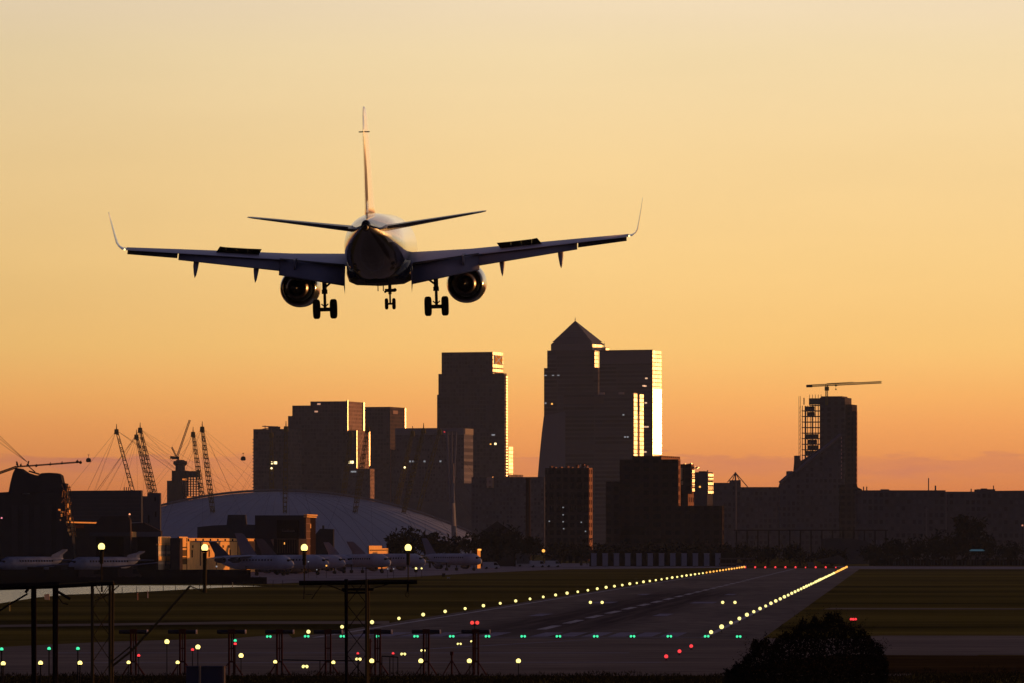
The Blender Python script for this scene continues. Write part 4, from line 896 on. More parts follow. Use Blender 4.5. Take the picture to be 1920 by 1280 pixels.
# scaffold frame
o = empty('scaffold', P(357, HY, 5250)-Vector((0, 0, H)), 'open scaffold frame under a dark slab with glowing orange decks, right of the grain tower', 'scaffold'); D = 5250; sc = D/F
b = MB()
for k in range(7):
    x = (-16+k*5.3)*sc
    for y in (0, 6): b.beam((x, y, 0), (x, y, ZY(894, D)), .5)
for k in range(12):
    z = ZY(948, D)+k*4.6*sc; b.beam((-16*sc, 0, z), (16*sc, 0, z), .42); b.beam((-16*sc, 6, z), (16*sc, 6, z), .42)
b.build('frame', dark_metal, o)
MB().box(-10*sc, 18*sc, -1, 7, ZY(894, D), ZY(882, D)).build('top_slab', near_wall, o)
for x0, x1, py in ((-15, -6, 898), (-6, 6, 932), (-12, 0, 942), (4, 10, 938)): sunpanel(o, x0*sc, x1*sc, ZY(py+1.6, D), ZY(py-1.6, D), name='deck_sun_plate', px=357, yb=-.5)
# ------------------------------------------------------------------ refinery at far left
ref = mat('refinery_wall', (.030, .028, .036), .9, noise=.3, nscale=.1)
def exr(o, cx, D):
    for k in range(5): MB().box((22+k*21-cx)/F*D, (34+k*21-cx)/F*D, -.25, .2, ZY(1040, D), ZY(945, D)).build('wall_bay', mat('bay_wall', (.036, .032, .042), .9), o)
    MB().box((42-cx)/F*D, (56-cx)/F*D, -.6, 2, ZY(925, D), ZY(923, D)).build('ledge', mat('ledge_pale', (.3, .28, .3), .6), o)
    b = MB(); b.cyl((-.1, -1, ZY(924, D)), (((102-cx)/F*D), -1, ZY(921, D)), .12, n=6); b.build('pipe', dark_metal, o)
profile('refinery', 'massive black sugar-mill style block with a jagged curved roof at the far left', 'refinery',
    [(-60, 1075), (-60, 926), (16, 921), (19, 905), (24, 886), (29, 876), (38, 877), (50, 885), (62, 889), (72, 890), (77, 886), (92, 885), (108, 886), (114, 890), (116, 900), (117, 904), (123, 905), (124, 918), (127, 945), (131, 975), (135, 1002), (140, 1075)], 1650, ref, 10, exr)
D = 1640; o = empty('refinery_pipework', P(124, HY, D)-Vector((0, 0, H)), 'tangle of rust-lit pipes and ladders down the right edge of the refinery', 'pipework'); sc = D/F
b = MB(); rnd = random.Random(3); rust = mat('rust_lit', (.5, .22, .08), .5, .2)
for k in range(46):
    y = rnd.uniform(905, 1000); x = (y-905)*.12+rnd.uniform(-9, 7)
    b.cyl((x*sc, rnd.uniform(-2, 0), ZY(y, D)), ((x+rnd.uniform(-4, 4))*sc, rnd.uniform(-2, 0), ZY(y+rnd.uniform(4, 12), D)), rnd.uniform(.06, .18), n=5)
b.build('pipe_bundle', rust, o)
b = MB()
for k in range(12): y = 912+k*7.5; x = (y-905)*.12; b.box((x-5)*sc, (x+9)*sc, -2.4, -.3, ZY(y+.8, D), ZY(y, D))
b.build('gantry_deck', dark_metal, o)
for px, py, w, h in ((113, 955, 2.2, 1.8), (118, 958.5, 2.4, 1.4), (117, 965, 1.2, 2.5), (132, 958, 1.2, 3), (129, 947, 1.0, 4), (133, 972, 1.3, 2.5), (130, 993, 1.5, 2.0), (133, 1000, 1.2, 2.2), (115, 974, .8, 1.5)):
    sunpanel(o, (px-124-w)*sc, (px-124+w)*sc, ZY(py+h, D), ZY(py-h, D), name='lit_panel', px=px, yb=-2.6)
# conveyor boom
D = 1660; sc = D/F; o = empty('conveyor_boom', P(32, 874, D), 'thin dark conveyor boom with rollers reaching right from the refinery roof', 'crane')
b = MB(); lattice(b, (-40*sc, 0, -14*sc), (0, 0, 0), .5, 10, .10); lattice(b, (0, 0, 0), (120*sc, 0, 9*sc), .28, 30, .07)
b.build('boom', dark_metal, o)
b = MB()
for px, py in ((0, 5), (7, 3), (20, 4), (36, 1.5), (62, 4.5), (84, 6.5), (113, 9.5), (119, 8)): b.sphere((px*sc, 0, py*sc), .32 if px < 100 else .42, n=8); b.beam((px*sc, 0, py*sc), (px*sc+.1, 0, (py+4)*sc), .12)
b.build('roller_head', dark_metal, o)
b = MB(); b.beam((2*sc, 0, 0), (-1*sc, 0, 10*sc), .3); b.beam((20*sc, 0, 2*sc), (22*sc, 0, 11*sc), .25); b.beam((22*sc, 0, -8*sc), (42*sc, 0, -14*sc), .3); b.beam((18*sc, 0, 4*sc), (34*sc, 0, -10*sc), .2); b.build('strut', dark_metal, o)
b = MB()
for dx in (0, 3, 8): b.cyl((20*sc, 0, 8*sc), (-40*sc-dx*sc, 2, 64*sc-dx*sc), .05, n=4)
b.build('cable', dark_metal, o)
# conveyor belt seen as bright pieces left
# ------------------------------------------------------------------ warehouses behind the apron
wh_m = mat('warehouse_clad', (.052, .048, .062), .85, noise=.15, nscale=.1)
def ex1(o, cx, D):
    for k in range(7): MB().box((130-cx)/F*D, (262-cx)/F*D, -.35, .1, ZY(929+k*7.5, D), ZY(927.8+k*7.5, D)).build('cladding_band', mat('clad_band', (.07, .062, .08), .8), o)
    b = MB()
    for px in (232, 236, 240): b.beam(((px-cx)/F*D, 3, ZY(918, D)), ((px-cx)/F*D, 3, ZY(912, D)), .2); b.build('roof_vent', dark_metal, o)
profile('long_warehouse', 'long flat-roofed ribbed warehouse right of the refinery', 'warehouse', [(124, 1062), (124, 919), (265, 918), (265, 1062)], 2100, wh_m, 8, ex1)
profile('small_warehouse', 'small pale grey building with dark slot windows under the leftmost yellow mast', 'warehouse', [(263, 1060), (263, 929), (276, 929), (276, 923), (300, 923), (300, 1060)], 2200, mat('clad_violet', (.06, .054, .072), .85), 8,
    lambda o, cx, D: [MB().box((px-1.4-cx)/F*D, (px+1.4-cx)/F*D, -.3, .1, ZY(b1, D), ZY(a1, D)).build('window', mat('window_black', (.012, .008, .008), .5), o) for px, a1, b1 in ((291, 931, 938), (292, 958, 968), (279, 965, 980))])
profile('roof_glow_bridge', 'dark gallery with a thin sunlit roof edge between refinery and hangar', 'gallery', [(124, 1062), (124, 978), (185, 978), (185, 1062)], 1700, near_wall, 20,
    lambda o, cx, D: [sunpanel(o, (125-cx)/F*D, (183-cx)/F*D, ZY(980.5, D), ZY(978, D), name='gutter_sun_plate', px=125, yb=-.9),
                      MB().box((129-cx)/F*D, (158-cx)/F*D, -.5, .2, ZY(989, D), ZY(983, D)).build('red_tank', mat('tank_red', (.3, .08, .03), .5), o)])
def ex2(o, cx, D):
    MB().box((180-cx)/F*D, (232-cx)/F*D, -.3, .3, 0, ZY(1006, D)).build('hangar_door', mat('door_black', (.008, .005, .006), .7), o)
    MB().box((168-cx)/F*D, (244-cx)/F*D, -.6, .3, ZY(1004, D), ZY(997, D)).build('fascia', wh_m, o)
profile('hangar', 'dark hangar with a black open doorway behind the parked pale jet', 'hangar', [(165, 1085), (165, 1000), (190, 967), (240, 966), (244, 975), (246, 1085)], 1560, near_wall, 6, ex2)
def ex3(o, cx, D):
    sunpanel(o, (245-cx)/F*D, (256-cx)/F*D, ZY(1006, D), ZY(996, D), name='sunlit_panel', px=245, yb=-.6)
    sunpanel(o, (236-cx)/F*D, (239.5-cx)/F*D, ZY(997, D), ZY(981, D), name='sunlit_panel', px=236, yb=-.6)
    MB().box((256-cx)/F*D, (302-cx)/F*D, -.5, .2, ZY(1005, D), ZY(996, D)).build('pale_fascia', mat('fascia_pale', (.10, .10, .13), .7), o)
    MB().box((258-cx)/F*D, (300-cx)/F*D, -.35, .2, 0, ZY(1006, D)).build('hangar_door', mat('door_black', (.008, .005, .006), .7), o)
    sunpanel(o, (244.6-cx)/F*D, (246.6-cx)/F*D, ZY(1056, D), ZY(1008, D), name='sunlit_edge', px=244.6, yb=-.6)
    MB().box((243-cx)/F*D, (263-cx)/F*D, .5, .9, ZY(980, D), ZY(978, D)).build('gutter', mat('ledge_pale', (.3, .28, .3), .6), o)
profile('white_roof_hangar', 'low hangar with a pale pitched roof and one glowing orange corner panel', 'hangar', [(244, 1080), (244, 996), (246, 980), (270, 979), (302, 995), (302, 1080)], 1600, near_wall, 6, ex3)
# ------------------------------------------------------------------ terminal pier, north faces raked by the sun
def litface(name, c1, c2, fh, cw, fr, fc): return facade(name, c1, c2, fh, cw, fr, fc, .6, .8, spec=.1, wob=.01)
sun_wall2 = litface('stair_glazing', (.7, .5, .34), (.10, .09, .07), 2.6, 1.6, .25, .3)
def pier(name, label, pl, pc, pr, yt, D, th, mats, yb_=None, cat='terminal building', depth=None):
    t = Block(name, label, cat, pc, D, th); t.tier('body', pl, pc, pr, yt, mats=mats, depth=depth); return t
TH = 4
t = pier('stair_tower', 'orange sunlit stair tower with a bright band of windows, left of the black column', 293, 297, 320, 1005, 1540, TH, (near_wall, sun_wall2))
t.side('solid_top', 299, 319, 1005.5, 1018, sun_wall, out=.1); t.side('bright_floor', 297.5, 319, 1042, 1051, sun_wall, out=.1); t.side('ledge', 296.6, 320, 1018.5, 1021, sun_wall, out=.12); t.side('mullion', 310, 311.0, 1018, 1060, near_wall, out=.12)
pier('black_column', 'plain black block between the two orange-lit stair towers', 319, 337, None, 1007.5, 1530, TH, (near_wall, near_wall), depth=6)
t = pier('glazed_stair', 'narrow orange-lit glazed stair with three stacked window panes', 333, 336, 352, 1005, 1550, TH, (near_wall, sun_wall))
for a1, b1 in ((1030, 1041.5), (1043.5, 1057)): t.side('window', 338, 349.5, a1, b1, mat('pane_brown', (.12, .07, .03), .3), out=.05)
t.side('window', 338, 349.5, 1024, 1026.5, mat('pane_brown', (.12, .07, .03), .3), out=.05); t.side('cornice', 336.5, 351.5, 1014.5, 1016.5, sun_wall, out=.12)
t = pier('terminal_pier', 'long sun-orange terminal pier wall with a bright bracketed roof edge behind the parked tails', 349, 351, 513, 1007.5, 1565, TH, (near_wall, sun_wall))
x = 352; k = 0
while x < 512:
    t.side('bracket', x, x+1.2, 1008.5, 1013, dark_metal, out=.22); x += 13.8
t.side('eave', 352, 513, 1012.6, 1013.8, dark_metal, out=.12)
for px in (360, 390, 417, 428, 456, 486): t.side('window', px, px+2.6, 1021, 1026, mat('pane_brown', (.12, .07, .03), .3), out=.05)
for px in (359, 391, 430): t.side('doorway', px, px+2.2, 1030, 1044, mat('window_black', (.012, .008, .008), .5), out=.05)
for px in (375, 405, 445, 465, 492, 505): t.side('downpipe', px, px+1.2, 1014, 1060, near_wall, out=.08)
t.side('dark_recess', 466, 478, 1014, 1050, near_wall, out=.06); t.side('dark_recess', 497, 510, 1016, 1050, near_wall, out=.06)
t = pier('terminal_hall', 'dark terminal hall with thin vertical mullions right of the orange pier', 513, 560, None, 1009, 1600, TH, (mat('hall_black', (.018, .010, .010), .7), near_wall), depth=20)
for k in range(9): t.strip('mullion', 520+k*4.6, 521+k*4.6, 1010, 1036, mat('mullion_rust', (.09, .055, .045), .6), out=.4)
t.strip('gutter', 519, 556, 1008.5, 1010.2, mat('mullion_rust', (.09, .055, .045), .6), out=.8); t.strip('lit_window', 533, 534.4, 1016, 1019.5, glow_amber, out=.6)
profile('office_wing', 'low grey office wing with an upper box behind the terminal pier', 'office block', [(370, 1060), (370, 987), (398, 984), (425, 983), (427, 964), (460, 964), (462, 982), (480, 983), (480, 1060)], 1750, wh_m, 6)
t = Block('hotel_block', 'dark box building with an orange sunlit roof edge and a pale script sign', 'hotel', 573, 1680, 5)
t.tier('body', 478, 573, 592, 969, mats=(mat('hotel_wall', (.035, .030, .040), .85), mat('end_brown', (.02, .010, .008), .9)))
t.tier('roof_storey', 478, 573, 592, 965, 969, y0=.05, mats=(mat('hotel_wall', (.035, .030, .040), .85), mat('end_brown', (.02, .010, .008), .9)))
t.tier('sign_box', 519, 560, None, 974, y0=-.8, mats=(mat('sign_black', (.012, .006, .006), .7),)*2, depth=.7)
t.side('roof_edge', 573, 593, 963, 965.3, sun_wall, out=.4); t.side('roof_edge', 573, 591.5, 966.6, 968.8, sun_wall, out=.4)
t.side('end_bay', 573, 581, 970, 1040, mat('end_rust', (.13, .07, .05), .8), out=.12); t.side('lit_window', 579, 582.5, 981, 989, sun_wall, out=.1)
for k in range(4): t.side('ledge', 573, 581, 980+k*14, 981+k*14, mat('ledge_dim', (.3, .18, .15), .6), out=.25)
sg = MB(); rs = random.Random(5); x0 = t.xa(529, -.8)
for k in range(9):                           # illegible pale script letters
    xx = x0+k*.40; h = (.55, .3, .3, .34, .6, .3, .3, .3, .45)[k]; zz = t.z(995.5)
    sg.beam((xx, -.9, zz), (xx+.06, -.9, zz+h), .07); sg.beam((xx, -.9, zz), (xx+.3, -.9, zz+.05), .06); sg.beam((xx+.28, -.9, zz), (xx+.2, -.9, zz+.3), .06)
sg.build('sign_lettering', mat('letter_pale', (.24, .2, .2), .6), t.o)
profile('small_plant_block', 'small dark block on the dome side of the hotel with a thin mast', 'plant building', [(592, 1040), (592, 1000), (600, 990), (625, 991), (625, 1040)], 1800, ref, 10,
    lambda o, cx, D: MB().cyl(((606-cx)/F*D, 1, ZY(991, D)), ((606-cx)/F*D, 1, ZY(984, D)), .3, n=8).build('vent', dark_metal, o))
t = Block('orange_cabin', 'small orange-lit flat cabin building behind the middle parked jets', 'cabin', 692, 1900, 4)
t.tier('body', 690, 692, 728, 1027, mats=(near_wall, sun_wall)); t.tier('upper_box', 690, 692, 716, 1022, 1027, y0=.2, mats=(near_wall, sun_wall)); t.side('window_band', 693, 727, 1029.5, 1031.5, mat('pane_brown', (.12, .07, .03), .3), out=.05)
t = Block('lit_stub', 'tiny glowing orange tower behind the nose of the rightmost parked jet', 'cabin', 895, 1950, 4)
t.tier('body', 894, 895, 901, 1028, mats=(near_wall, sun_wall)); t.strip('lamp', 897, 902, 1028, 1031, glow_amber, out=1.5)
# ------------------------------------------------------------------ parked airliners
tail_dark = mat('tail_dark', (.09, .085, .11), .5); tail_pale = mat('tail_pale', (.19, .19, .25), .5)
hull = hull_white = mat('hull_white', (.34, .34, .43), .45, noise=.2, nscale=.25)
hull_blue = mat('hull_blue', (.13, .145, .24), .5, noise=.35, nscale=.25)
def parked(label, tail, nose, D, Ln, R0, fin_z, fin_m, high=False, ttail=False, cz=None, flip=1, hull=None):
    hull = hull or hull_white
    xt, xn = (tail-960)/F*D, (nose-960)/F*D; dx = xn-xt
    dy = -math.sqrt(max(Ln*Ln-dx*dx, 0))*flip
    ang = math.atan2(dy, dx)                   # nose along +x local
    o = empty('parked_jet', (xt, D, 0), label, 'airplane', 'airliners parked on the apron', rz=ang)
    cz = cz or R0+1.5; b = MB()
    b.loft([[(x, r*math.cos(2*math.pi*i/18), cz+up+r*math.sin(2*math.pi*i/18)) for i in range(18)] for x, r, up in ((0, .15, R0*.7), (Ln*.06, R0*.4, R0*.45), (Ln*.16, R0*.75, R0*.2), (Ln*.28, R0, 0), (Ln*.86, R0, 0), (Ln*.92, R0*.82, -R0*.1), (Ln*.97, R0*.5, -R0*.28), (Ln, .08, -R0*.4))])
    f = b.build('fuselage', hull, o)
    b = MB(); 
    for k in range(int(Ln*.55)): b.box(Ln*.24+k*1.05, Ln*.24+k*1.05+.35, -R0-.02, R0+.02, cz+.35, cz+.75)
    b.build('window_row', mat('cabin_glass', (.01, .01, .014), .2), f)
    MB().box(Ln*.945, Ln*.965, -R0*.5, R0*.5, cz+R0*.12, cz+R0*.42).build('cockpit_glass', mat('cabin_glass', (.01, .01, .014), .2), f)
    zt = fin_z; b = MB(); ch = Ln*.17
    b.loft([[(Ln*.005+x0+c*u, w*c*.05*math.sin(math.pi*u if u > 0 else 0), z) for u, w in ((0, 0), (.3, 1), (1, 0), (.3, -1))] for z, x0, c in ((cz+R0*.55, Ln*.0, ch*1.25), (cz+R0+.4, -Ln*.005, ch*1.0), (zt-.3, -Ln*.075, ch*.62), (zt, -Ln*.08, ch*.5))], smooth=False)
    fn = b.build('fin', fin_m, o)
    b = MB(); z = zt-.05 if ttail else cz+R0*.5; xx = -Ln*.08 if ttail else Ln*.01
    for s in (-1, 1): b.loft([[(xx+x0+c*u, s*y, z+h*c*.05) for u, h in ((0, 0), (.6, 1), (1, 0), (.6, -1))] for y, x0, c in ((.1, 0, ch*.6), (Ln*.155, -ch*.2, ch*.28))], smooth=False)
    b.build('tailplane', hull, o)
    zc = cz+R0*.9 if high else cz-R0*.6
    for s in (-1, 1):
        b = MB(); dzv = -Ln*.02 if high else Ln*.045
        b.loft([[(Ln*.52-y*(.12 if high else .4)-c*(1-u), s*y, zc+h*c*.06+dzv*y/(Ln*.45)) for u, h in ((0, 0), (.6, 1), (1, 0), (.6, -1))] for y, c in ((.2, Ln*.16), (Ln*.45, Ln*.06))], smooth=False); w = b.build('wing', hull, o)
        for e in ((.2, .34) if high else (.18,)):
            b = MB(); b.lathe([(-1.6, .35), (-.6, .72), (.6, .8), (1.5, .7), (1.6, .5)], (Ln*.52-Ln*e*.3, s*Ln*e, zc-1.0), 'x', 14); b.build('engine', tail_dark, w)
    for x, y in ((Ln*.47, -1.8), (Ln*.47, 1.8), (Ln*.87, 0)):
        b = MB(); b.cyl((x, y, .4), (x, y, cz-R0*.5), .14, n=6); b.cyl((x, y-.3, .42), (x, y+.3, .42), .42, n=12)
        b.build('landing_gear', dark_metal, o)
    return o
parked('nearest parked jet with a high dark T-tail and white high wing, nose pointing right', 402, 556, 1500, 27.5, 1.75, 8.3, tail_dark, True, True)
parked('parked jet with a tall pale fin rising between two orange wall panels', 452, 622, 1545, 31, 1.7, 10.4, tail_pale)
parked('parked jet whose dark swept fin stands before the right end of the orange pier', 490, 652, 1600, 30, 1.7, 9.1, tail_dark)
parked('parked jet with a dark fin just left of the hall mullions', 518, 668, 1650, 31, 1.7, 9.0, tail_dark)
parked('parked white jet right of the lamp globe with a grey fin over its tail', 615, 735, 1640, 29, 1.75, 8.2, tail_pale)
parked('parked jet nosed behind the rightmost tall lamp, fin half hidden by a tree', 660, 800, 1690, 30, 1.8, 8.4, tail_pale)
parked('rightmost parked jet, long white body beside the orange stub tower', 798, 903, 1800, 27, 1.75, 9.5, tail_pale)
parked('pale bluish jet at left, directly behind the leftmost tall lamp', 262, 142, 1440, 26, 1.6, 6.0, hull_blue, flip=1, hull=hull_blue)
parked('half hidden bluish jet at the far left beneath the black refinery', 118, 12, 1470, 25, 1.6, 6.4, hull_blue, flip=1, hull=hull_blue)
# ground vehicles
def van(label, px, py_base, D, L_=5.2, Hh=2.2, m=hull, cab=True, cat='van', rz=.15):
    p = P(px, HY, D); p.z = 0; o = empty('service_van' if cat == 'van' else 'service_truck', p, label, cat, 'vehicles along the apron edge', rz=rz)
    b = MB(); b.prism([(-L_/2, .4), (L_/2, .4), (L_/2, .95), (L_/2-.35, 1.15), (L_/2-1.15, Hh), (-L_/2+.1, Hh), (-L_/2, Hh-.2)], -.95, .95); b.build('body', m, o)
    b = MB(); b.prism([(L_/2-.5, 1.2), (L_/2-1.15, Hh-.15), (L_/2-1.9, Hh-.15), (L_/2-1.9, 1.2)], -.98, .98); b.build('window', mat('cabin_glass', (.01, .01, .014), .2), o)
    for x in (-L_*.3, L_*.3):
        for y in (-.85, .85): MB().cyl((x, y-.12, .36), (x, y+.12, .36), .36, n=14).build('wheel', black_rubber, o)
    return o
van('white van parked right of the rightmost jet nose', 921, 1055, 1900); van('white van below the box truck', 1008, 1055, 2050); van('white van right of the small orange lamp glow', 1037, 1055, 2060)
t = van('tall pale box truck at the right end of the apron', 985, 1050, 2120, 6.5, 2.2, hull, cat='truck'); MB().box(-3.2, 1.6, -1.2, 1.2, 1.0, 4.6).build('cargo_box', mat('box_grey', (.09, .09, .11), .6), t)
van('dark van under the wing of the bluish left jet', 243, 1075, 1330, 5, 2.4, near_wall); van('dark van in front of the refinery foot', 170, 1080, 1310, 5, 2.1, near_wall)
b = MB(); b.cyl((0, 0, 0), (0, 0, 5.3), .12, n=8); b.sphere((0, 0, 5.5), .55, 1, 10); tag(b.build('apron_lamp', [dark_metal, glow_amber], loc=P(1019, HY, 2080)-Vector((0, 0, H))), 'small orange apron lamp glowing above the white vans', 'lamp')
for i, (px, py, r, m, lab) in enumerate(((780, 1064.5, .20, glow_white, 'bright apron headlight left of a fainter one, right of the tall lamp'), (790.5, 1064.5, .15, glow_white, 'fainter apron headlight just right of the bright one'),
        (727, 1065.5, .10, lamp_wht, 'faint white light under the middle jet nose, left of a twin'), (738, 1065.5, .10, lamp_wht, 'faint white light under the middle jet nose, right of its twin'),
        (612, 1059.5, .14, glow_amber, 'small pinkish light at the wingtip behind the third lamp'), (578, 1052, .10, lamp_wht, 'faint white light just right of the third tall lamp post'),
        (406, 1061, .15, lamp_wht, 'small white light on the tail of the nearest parked jet'), (594, 1067, .09, lamp_wht, 'faint light low beneath the parked jets'), (3, 970, .16, mat('rose_lamp', (1, .3, .4), .5, emit=(1, .3, .4), est=1.2), 'pink light on the refinery at the left frame edge'),
        (243, 963, .18, mat('ember_lamp', (1, .4, .2), .5, emit=(1, .4, .2), est=1.2), 'small orange light above the hangar ridge'))):
    D = 1385 if py > 1000 else 1540
    z = ZY(py, D); b = MB(); b.sphere((0, 0, z), r*1.3, 0, 8); b.cyl((0, 0, 0), (0, 0, z-r), .05, n=5, m=1)
    tag(b.build('apron_light', [m, dark_metal], loc=P(px, HY, D)-Vector((0, 0, H))), lab, 'lamp')
#PART6

# low dark screen along the stands that hides the wheels of the parked jets
D = 1380; b = MB(); x0, x1 = (-60-960)/F*D, (470-960)/F*D
b.box(x0, x1, 0, .4, 0, 1.9)
k = 0; x = x0
rn = random.Random(8)
while x < x1:
    h = rn.choice((1.9, 1.9, 2.1, 2.5, 2.2)); w = rn.uniform(1.2, 5); b.box(x, min(x+w, x1), -.35, -.02, 0, h); x += w+rn.uniform(.1, 2.5)
tag(b.build('apron_screen', mat('screen_black', (.014, .010, .012), .9), loc=(0, D, 0)), 'long low uneven black screen in front of the parked jets at the left', 'wall')
# ------------------------------------------------------------------ trees and bushes
leaf_m = mat('leaf', (.035, .035, .012), .8, noise=.4, nscale=3)
leaf_dark = mat('leaf_dark', (.016, .012, .007), .9, noise=.4, nscale=1)
bark_m = mat('bark', (.035, .025, .018), .9)
def crown_mesh(b, c, rx, ry, rz, n, size, rnd, clumps=9):
    cl = []
    for k in range(clumps):
        while True:
            v = Vector((rnd.uniform(-1, 1), rnd.uniform(-1, 1), rnd.uniform(-.9, 1)))
            if v.length < 1: break
        cl.append((v*.66, rnd.uniform(.25, .52)))
    for k in range(n):
        cc, r = cl[int(rnd.random()*clumps)]
        while True:
            v = Vector((rnd.uniform(-1, 1), rnd.uniform(-1, 1), rnd.uniform(-1, 1)))
            if .2 < v.length < 1: break
        p = cc+v*r; p = Vector((c[0]+p.x*rx, c[1]+p.y*ry, c[2]+p.z*rz))
        d = Vector((rnd.gauss(0, 1), rnd.gauss(0, 1), rnd.gauss(0, 1))).normalized(); e_ = d.orthogonal().normalized(); s_ = size*rnd.uniform(.5, 1.3)
        b.add([p, p+d*s_, p+d*s_*.5+e_*s_*.4], [(0, 1, 2)])
def tree(name, label, px, D, top_py, wpx, n=500, seed=1, group=None, cat='tree'):
    rnd = random.Random(seed); C_ = P(px, HY, D); C_.z = 0; h = ZY(top_py, D); w = wpx/F*D
    o = empty(name, C_, label, cat, group); b = MB(); b.cyl((0, 0, 0), (0, 0, h*.6), w*.035+.1, w*.015+.05, 7)
    for k in range(5):
        t0 = rnd.uniform(.25, .55)*h; a_ = rnd.uniform(0, 6.28); b.cyl((0, 0, t0), (math.cos(a_)*w*.3, math.sin(a_)*w*.3, t0+h*.25), w*.015+.04, .03, 5)
    b.build('trunk', bark_m, o)
    b = MB(); crown_mesh(b, (0, 0, h*.55), w*.62, w*.5, h*.50, n, max(w, h)*.13, rnd, 12); b.build('crown', leaf_dark, o, fix=False)
    return o
TG = 'trees behind the apron and runway end'
for i, (px, D, ty, w, lab) in enumerate(((748, 1980, 983, 45, 'dark round tree with a small peak, leftmost of the tree clump over the middle jets'), (775, 2000, 981, 60, 'broad dark tree rising behind the lamp globe at the dome edge'),
        (806, 2010, 985, 45, 'dark tree covering the right end of the white dome'), (842, 2050, 990, 55, 'dark tree at the foot of the white cable-car tower'), (880, 2080, 994, 50, 'low dark tree midway between cable-car tower and pitched house'),
        (930, 2100, 977, 70, 'wide dark tree around the pitched dark house roof'), (965, 2120, 988, 50, 'dark tree left of the foot of the brick chimney'), (1000, 2120, 998, 45, 'low dark tree right of the chimney foot'),
        (1815, 2200, 960, 66, 'tallest dark round tree, at the right in front of the far flats'), (1790, 2190, 990, 90, 'spreading dark tree just left of the tallest right-hand tree'), (1740, 2180, 1003, 90, 'low wide dark tree left of the tree pair at right'),
        (1690, 2180, 1008, 80, 'low dark tree in front of the long flats'), (1850, 2210, 996, 60, 'dark tree just right of the tallest right-hand tree'), (1640, 2160, 1018, 70, 'low dark shrub-like tree behind the right runway corner'),
        (1890, 2220, 1012, 60, 'low dark tree at the right frame edge'), (1440, 2180, 1018, 60, 'low dark tree behind the middle of the red light row'), (1500, 2180, 1020, 70, 'low dark tree behind the right half of the red light row'), (1560, 2170, 1024, 60, 'low dark tree behind the last red light'))):
    tree('tree', lab, px, D, ty, w, 620, 20+i, TG)
for i, (px, ty) in enumerate(((1050, 1012), (1090, 1010), (1130, 1014), (1175, 1010), (1220, 1015), (1265, 1012), (1310, 1014), (1350, 1016), (1395, 1015))):
    tree('tree', f'low dark tree behind the pale fence panels, {ordi(i+1)} from the left', px, 2230, ty, 62, 420, 60+i, 'row of low trees behind the fence panels')
# pitched house
profile('pitched_house', 'dark house with a pitched roof among the trees left of the chimney', 'house', [(900, 1050), (900, 998), (932, 976), (965, 998), (965, 1050)], 2140, near_wall, 10)
# big bush in the right foreground
D = 250; C_ = P(1510, HY, D); C_.z = 0; rnd = random.Random(11)
import mathutils
bush = empty('bush', C_, 'large ragged black bush in the right foreground in front of the runway edge', 'bush')
b = MB(); sc = D/F
for k in range(26):
    a_ = rnd.uniform(0, 6.28); r = rnd.uniform(.2, 1)*2.0; h = rnd.uniform(2.2, 4.3)*(1-.3*r/2.4); p0 = Vector((rnd.uniform(-.8, .8), rnd.uniform(-.6, .6), 0)); p1 = Vector((math.cos(a_)*r*1.2, math.sin(a_)*r*.8, h)); m_ = p0.lerp(p1, .5)+Vector((rnd.uniform(-.3, .3), 0, .3))
    b.cyl(p0, m_, .045, .03, 5); b.cyl(m_, p1, .03, .012, 5)
b.build('branches', bark_m, bush)
b = MB(); prof_ = ((-150, 1262), (-120, 1240), (-95, 1212), (-60, 1200), (-35, 1190), (-10, 1172), (20, 1160), (45, 1163), (75, 1168), (95, 1178), (120, 1192), (138, 1210), (148, 1240), (155, 1262))
def topz(x):
    xx = x/sc
    for (a0, b0), (a1, b1) in zip(prof_, prof_[1:]):
        if a0 <= xx <= a1: return ZY(b0+(b1-b0)*(xx-a0)/(a1-a0)+1, D)+.42*mathutils.noise.noise(Vector((x*1.3, 0, 4)))+.3*mathutils.noise.noise(Vector((x*4.1, 0, 9)))
    return 0
for k in range(26000):
    x = rnd.uniform(-152, 154)*sc; zt = topz(x)
    if zt < .3: continue
    z = zt*(rnd.random()**.6)+abs(rnd.gauss(0, .10)); y = rnd.gauss(0, 1)*1.0*math.sqrt(max(.05, 1-(z/zt*.9)**2))
    d = Vector((rnd.gauss(0, 1), rnd.gauss(0, 1), rnd.gauss(.3, 1))).normalized(); e_ = d.orthogonal().normalized(); s_ = rnd.uniform(.06, .16)
    p = Vector((x, y, z)); b.add([p, p+d*s_*.5+e_*s_*.28, p+d*s_, p+d*s_*.5-e_*s_*.28], [(0, 1, 2, 3)])
for k in range(150):                            # sprigs standing out of the outline
    x = rnd.uniform(-140, 145)*sc; z0 = topz(x)-.3; p = Vector((x, rnd.uniform(-.5, .5), z0)); d = Vector((rnd.gauss(0, .55)+x*.15, 0, 1)).normalized(); L_ = rnd.choice((.25, .35, .5, .8))*rnd.uniform(.8, 1.2)
    for j in range(12):
        q = p+d*L_*j/11; s_ = .09; e_ = Vector((rnd.gauss(0, 1), rnd.gauss(0, 1), rnd.gauss(0, 1))).normalized(); b.add([q, q+e_*s_, q+e_.orthogonal().normalized()*s_*.4+e_*s_*.5], [(0, 1, 2)])
b.build('foliage', mat('bush_leaf', (.008, .006, .004), .95), bush, fix=False)
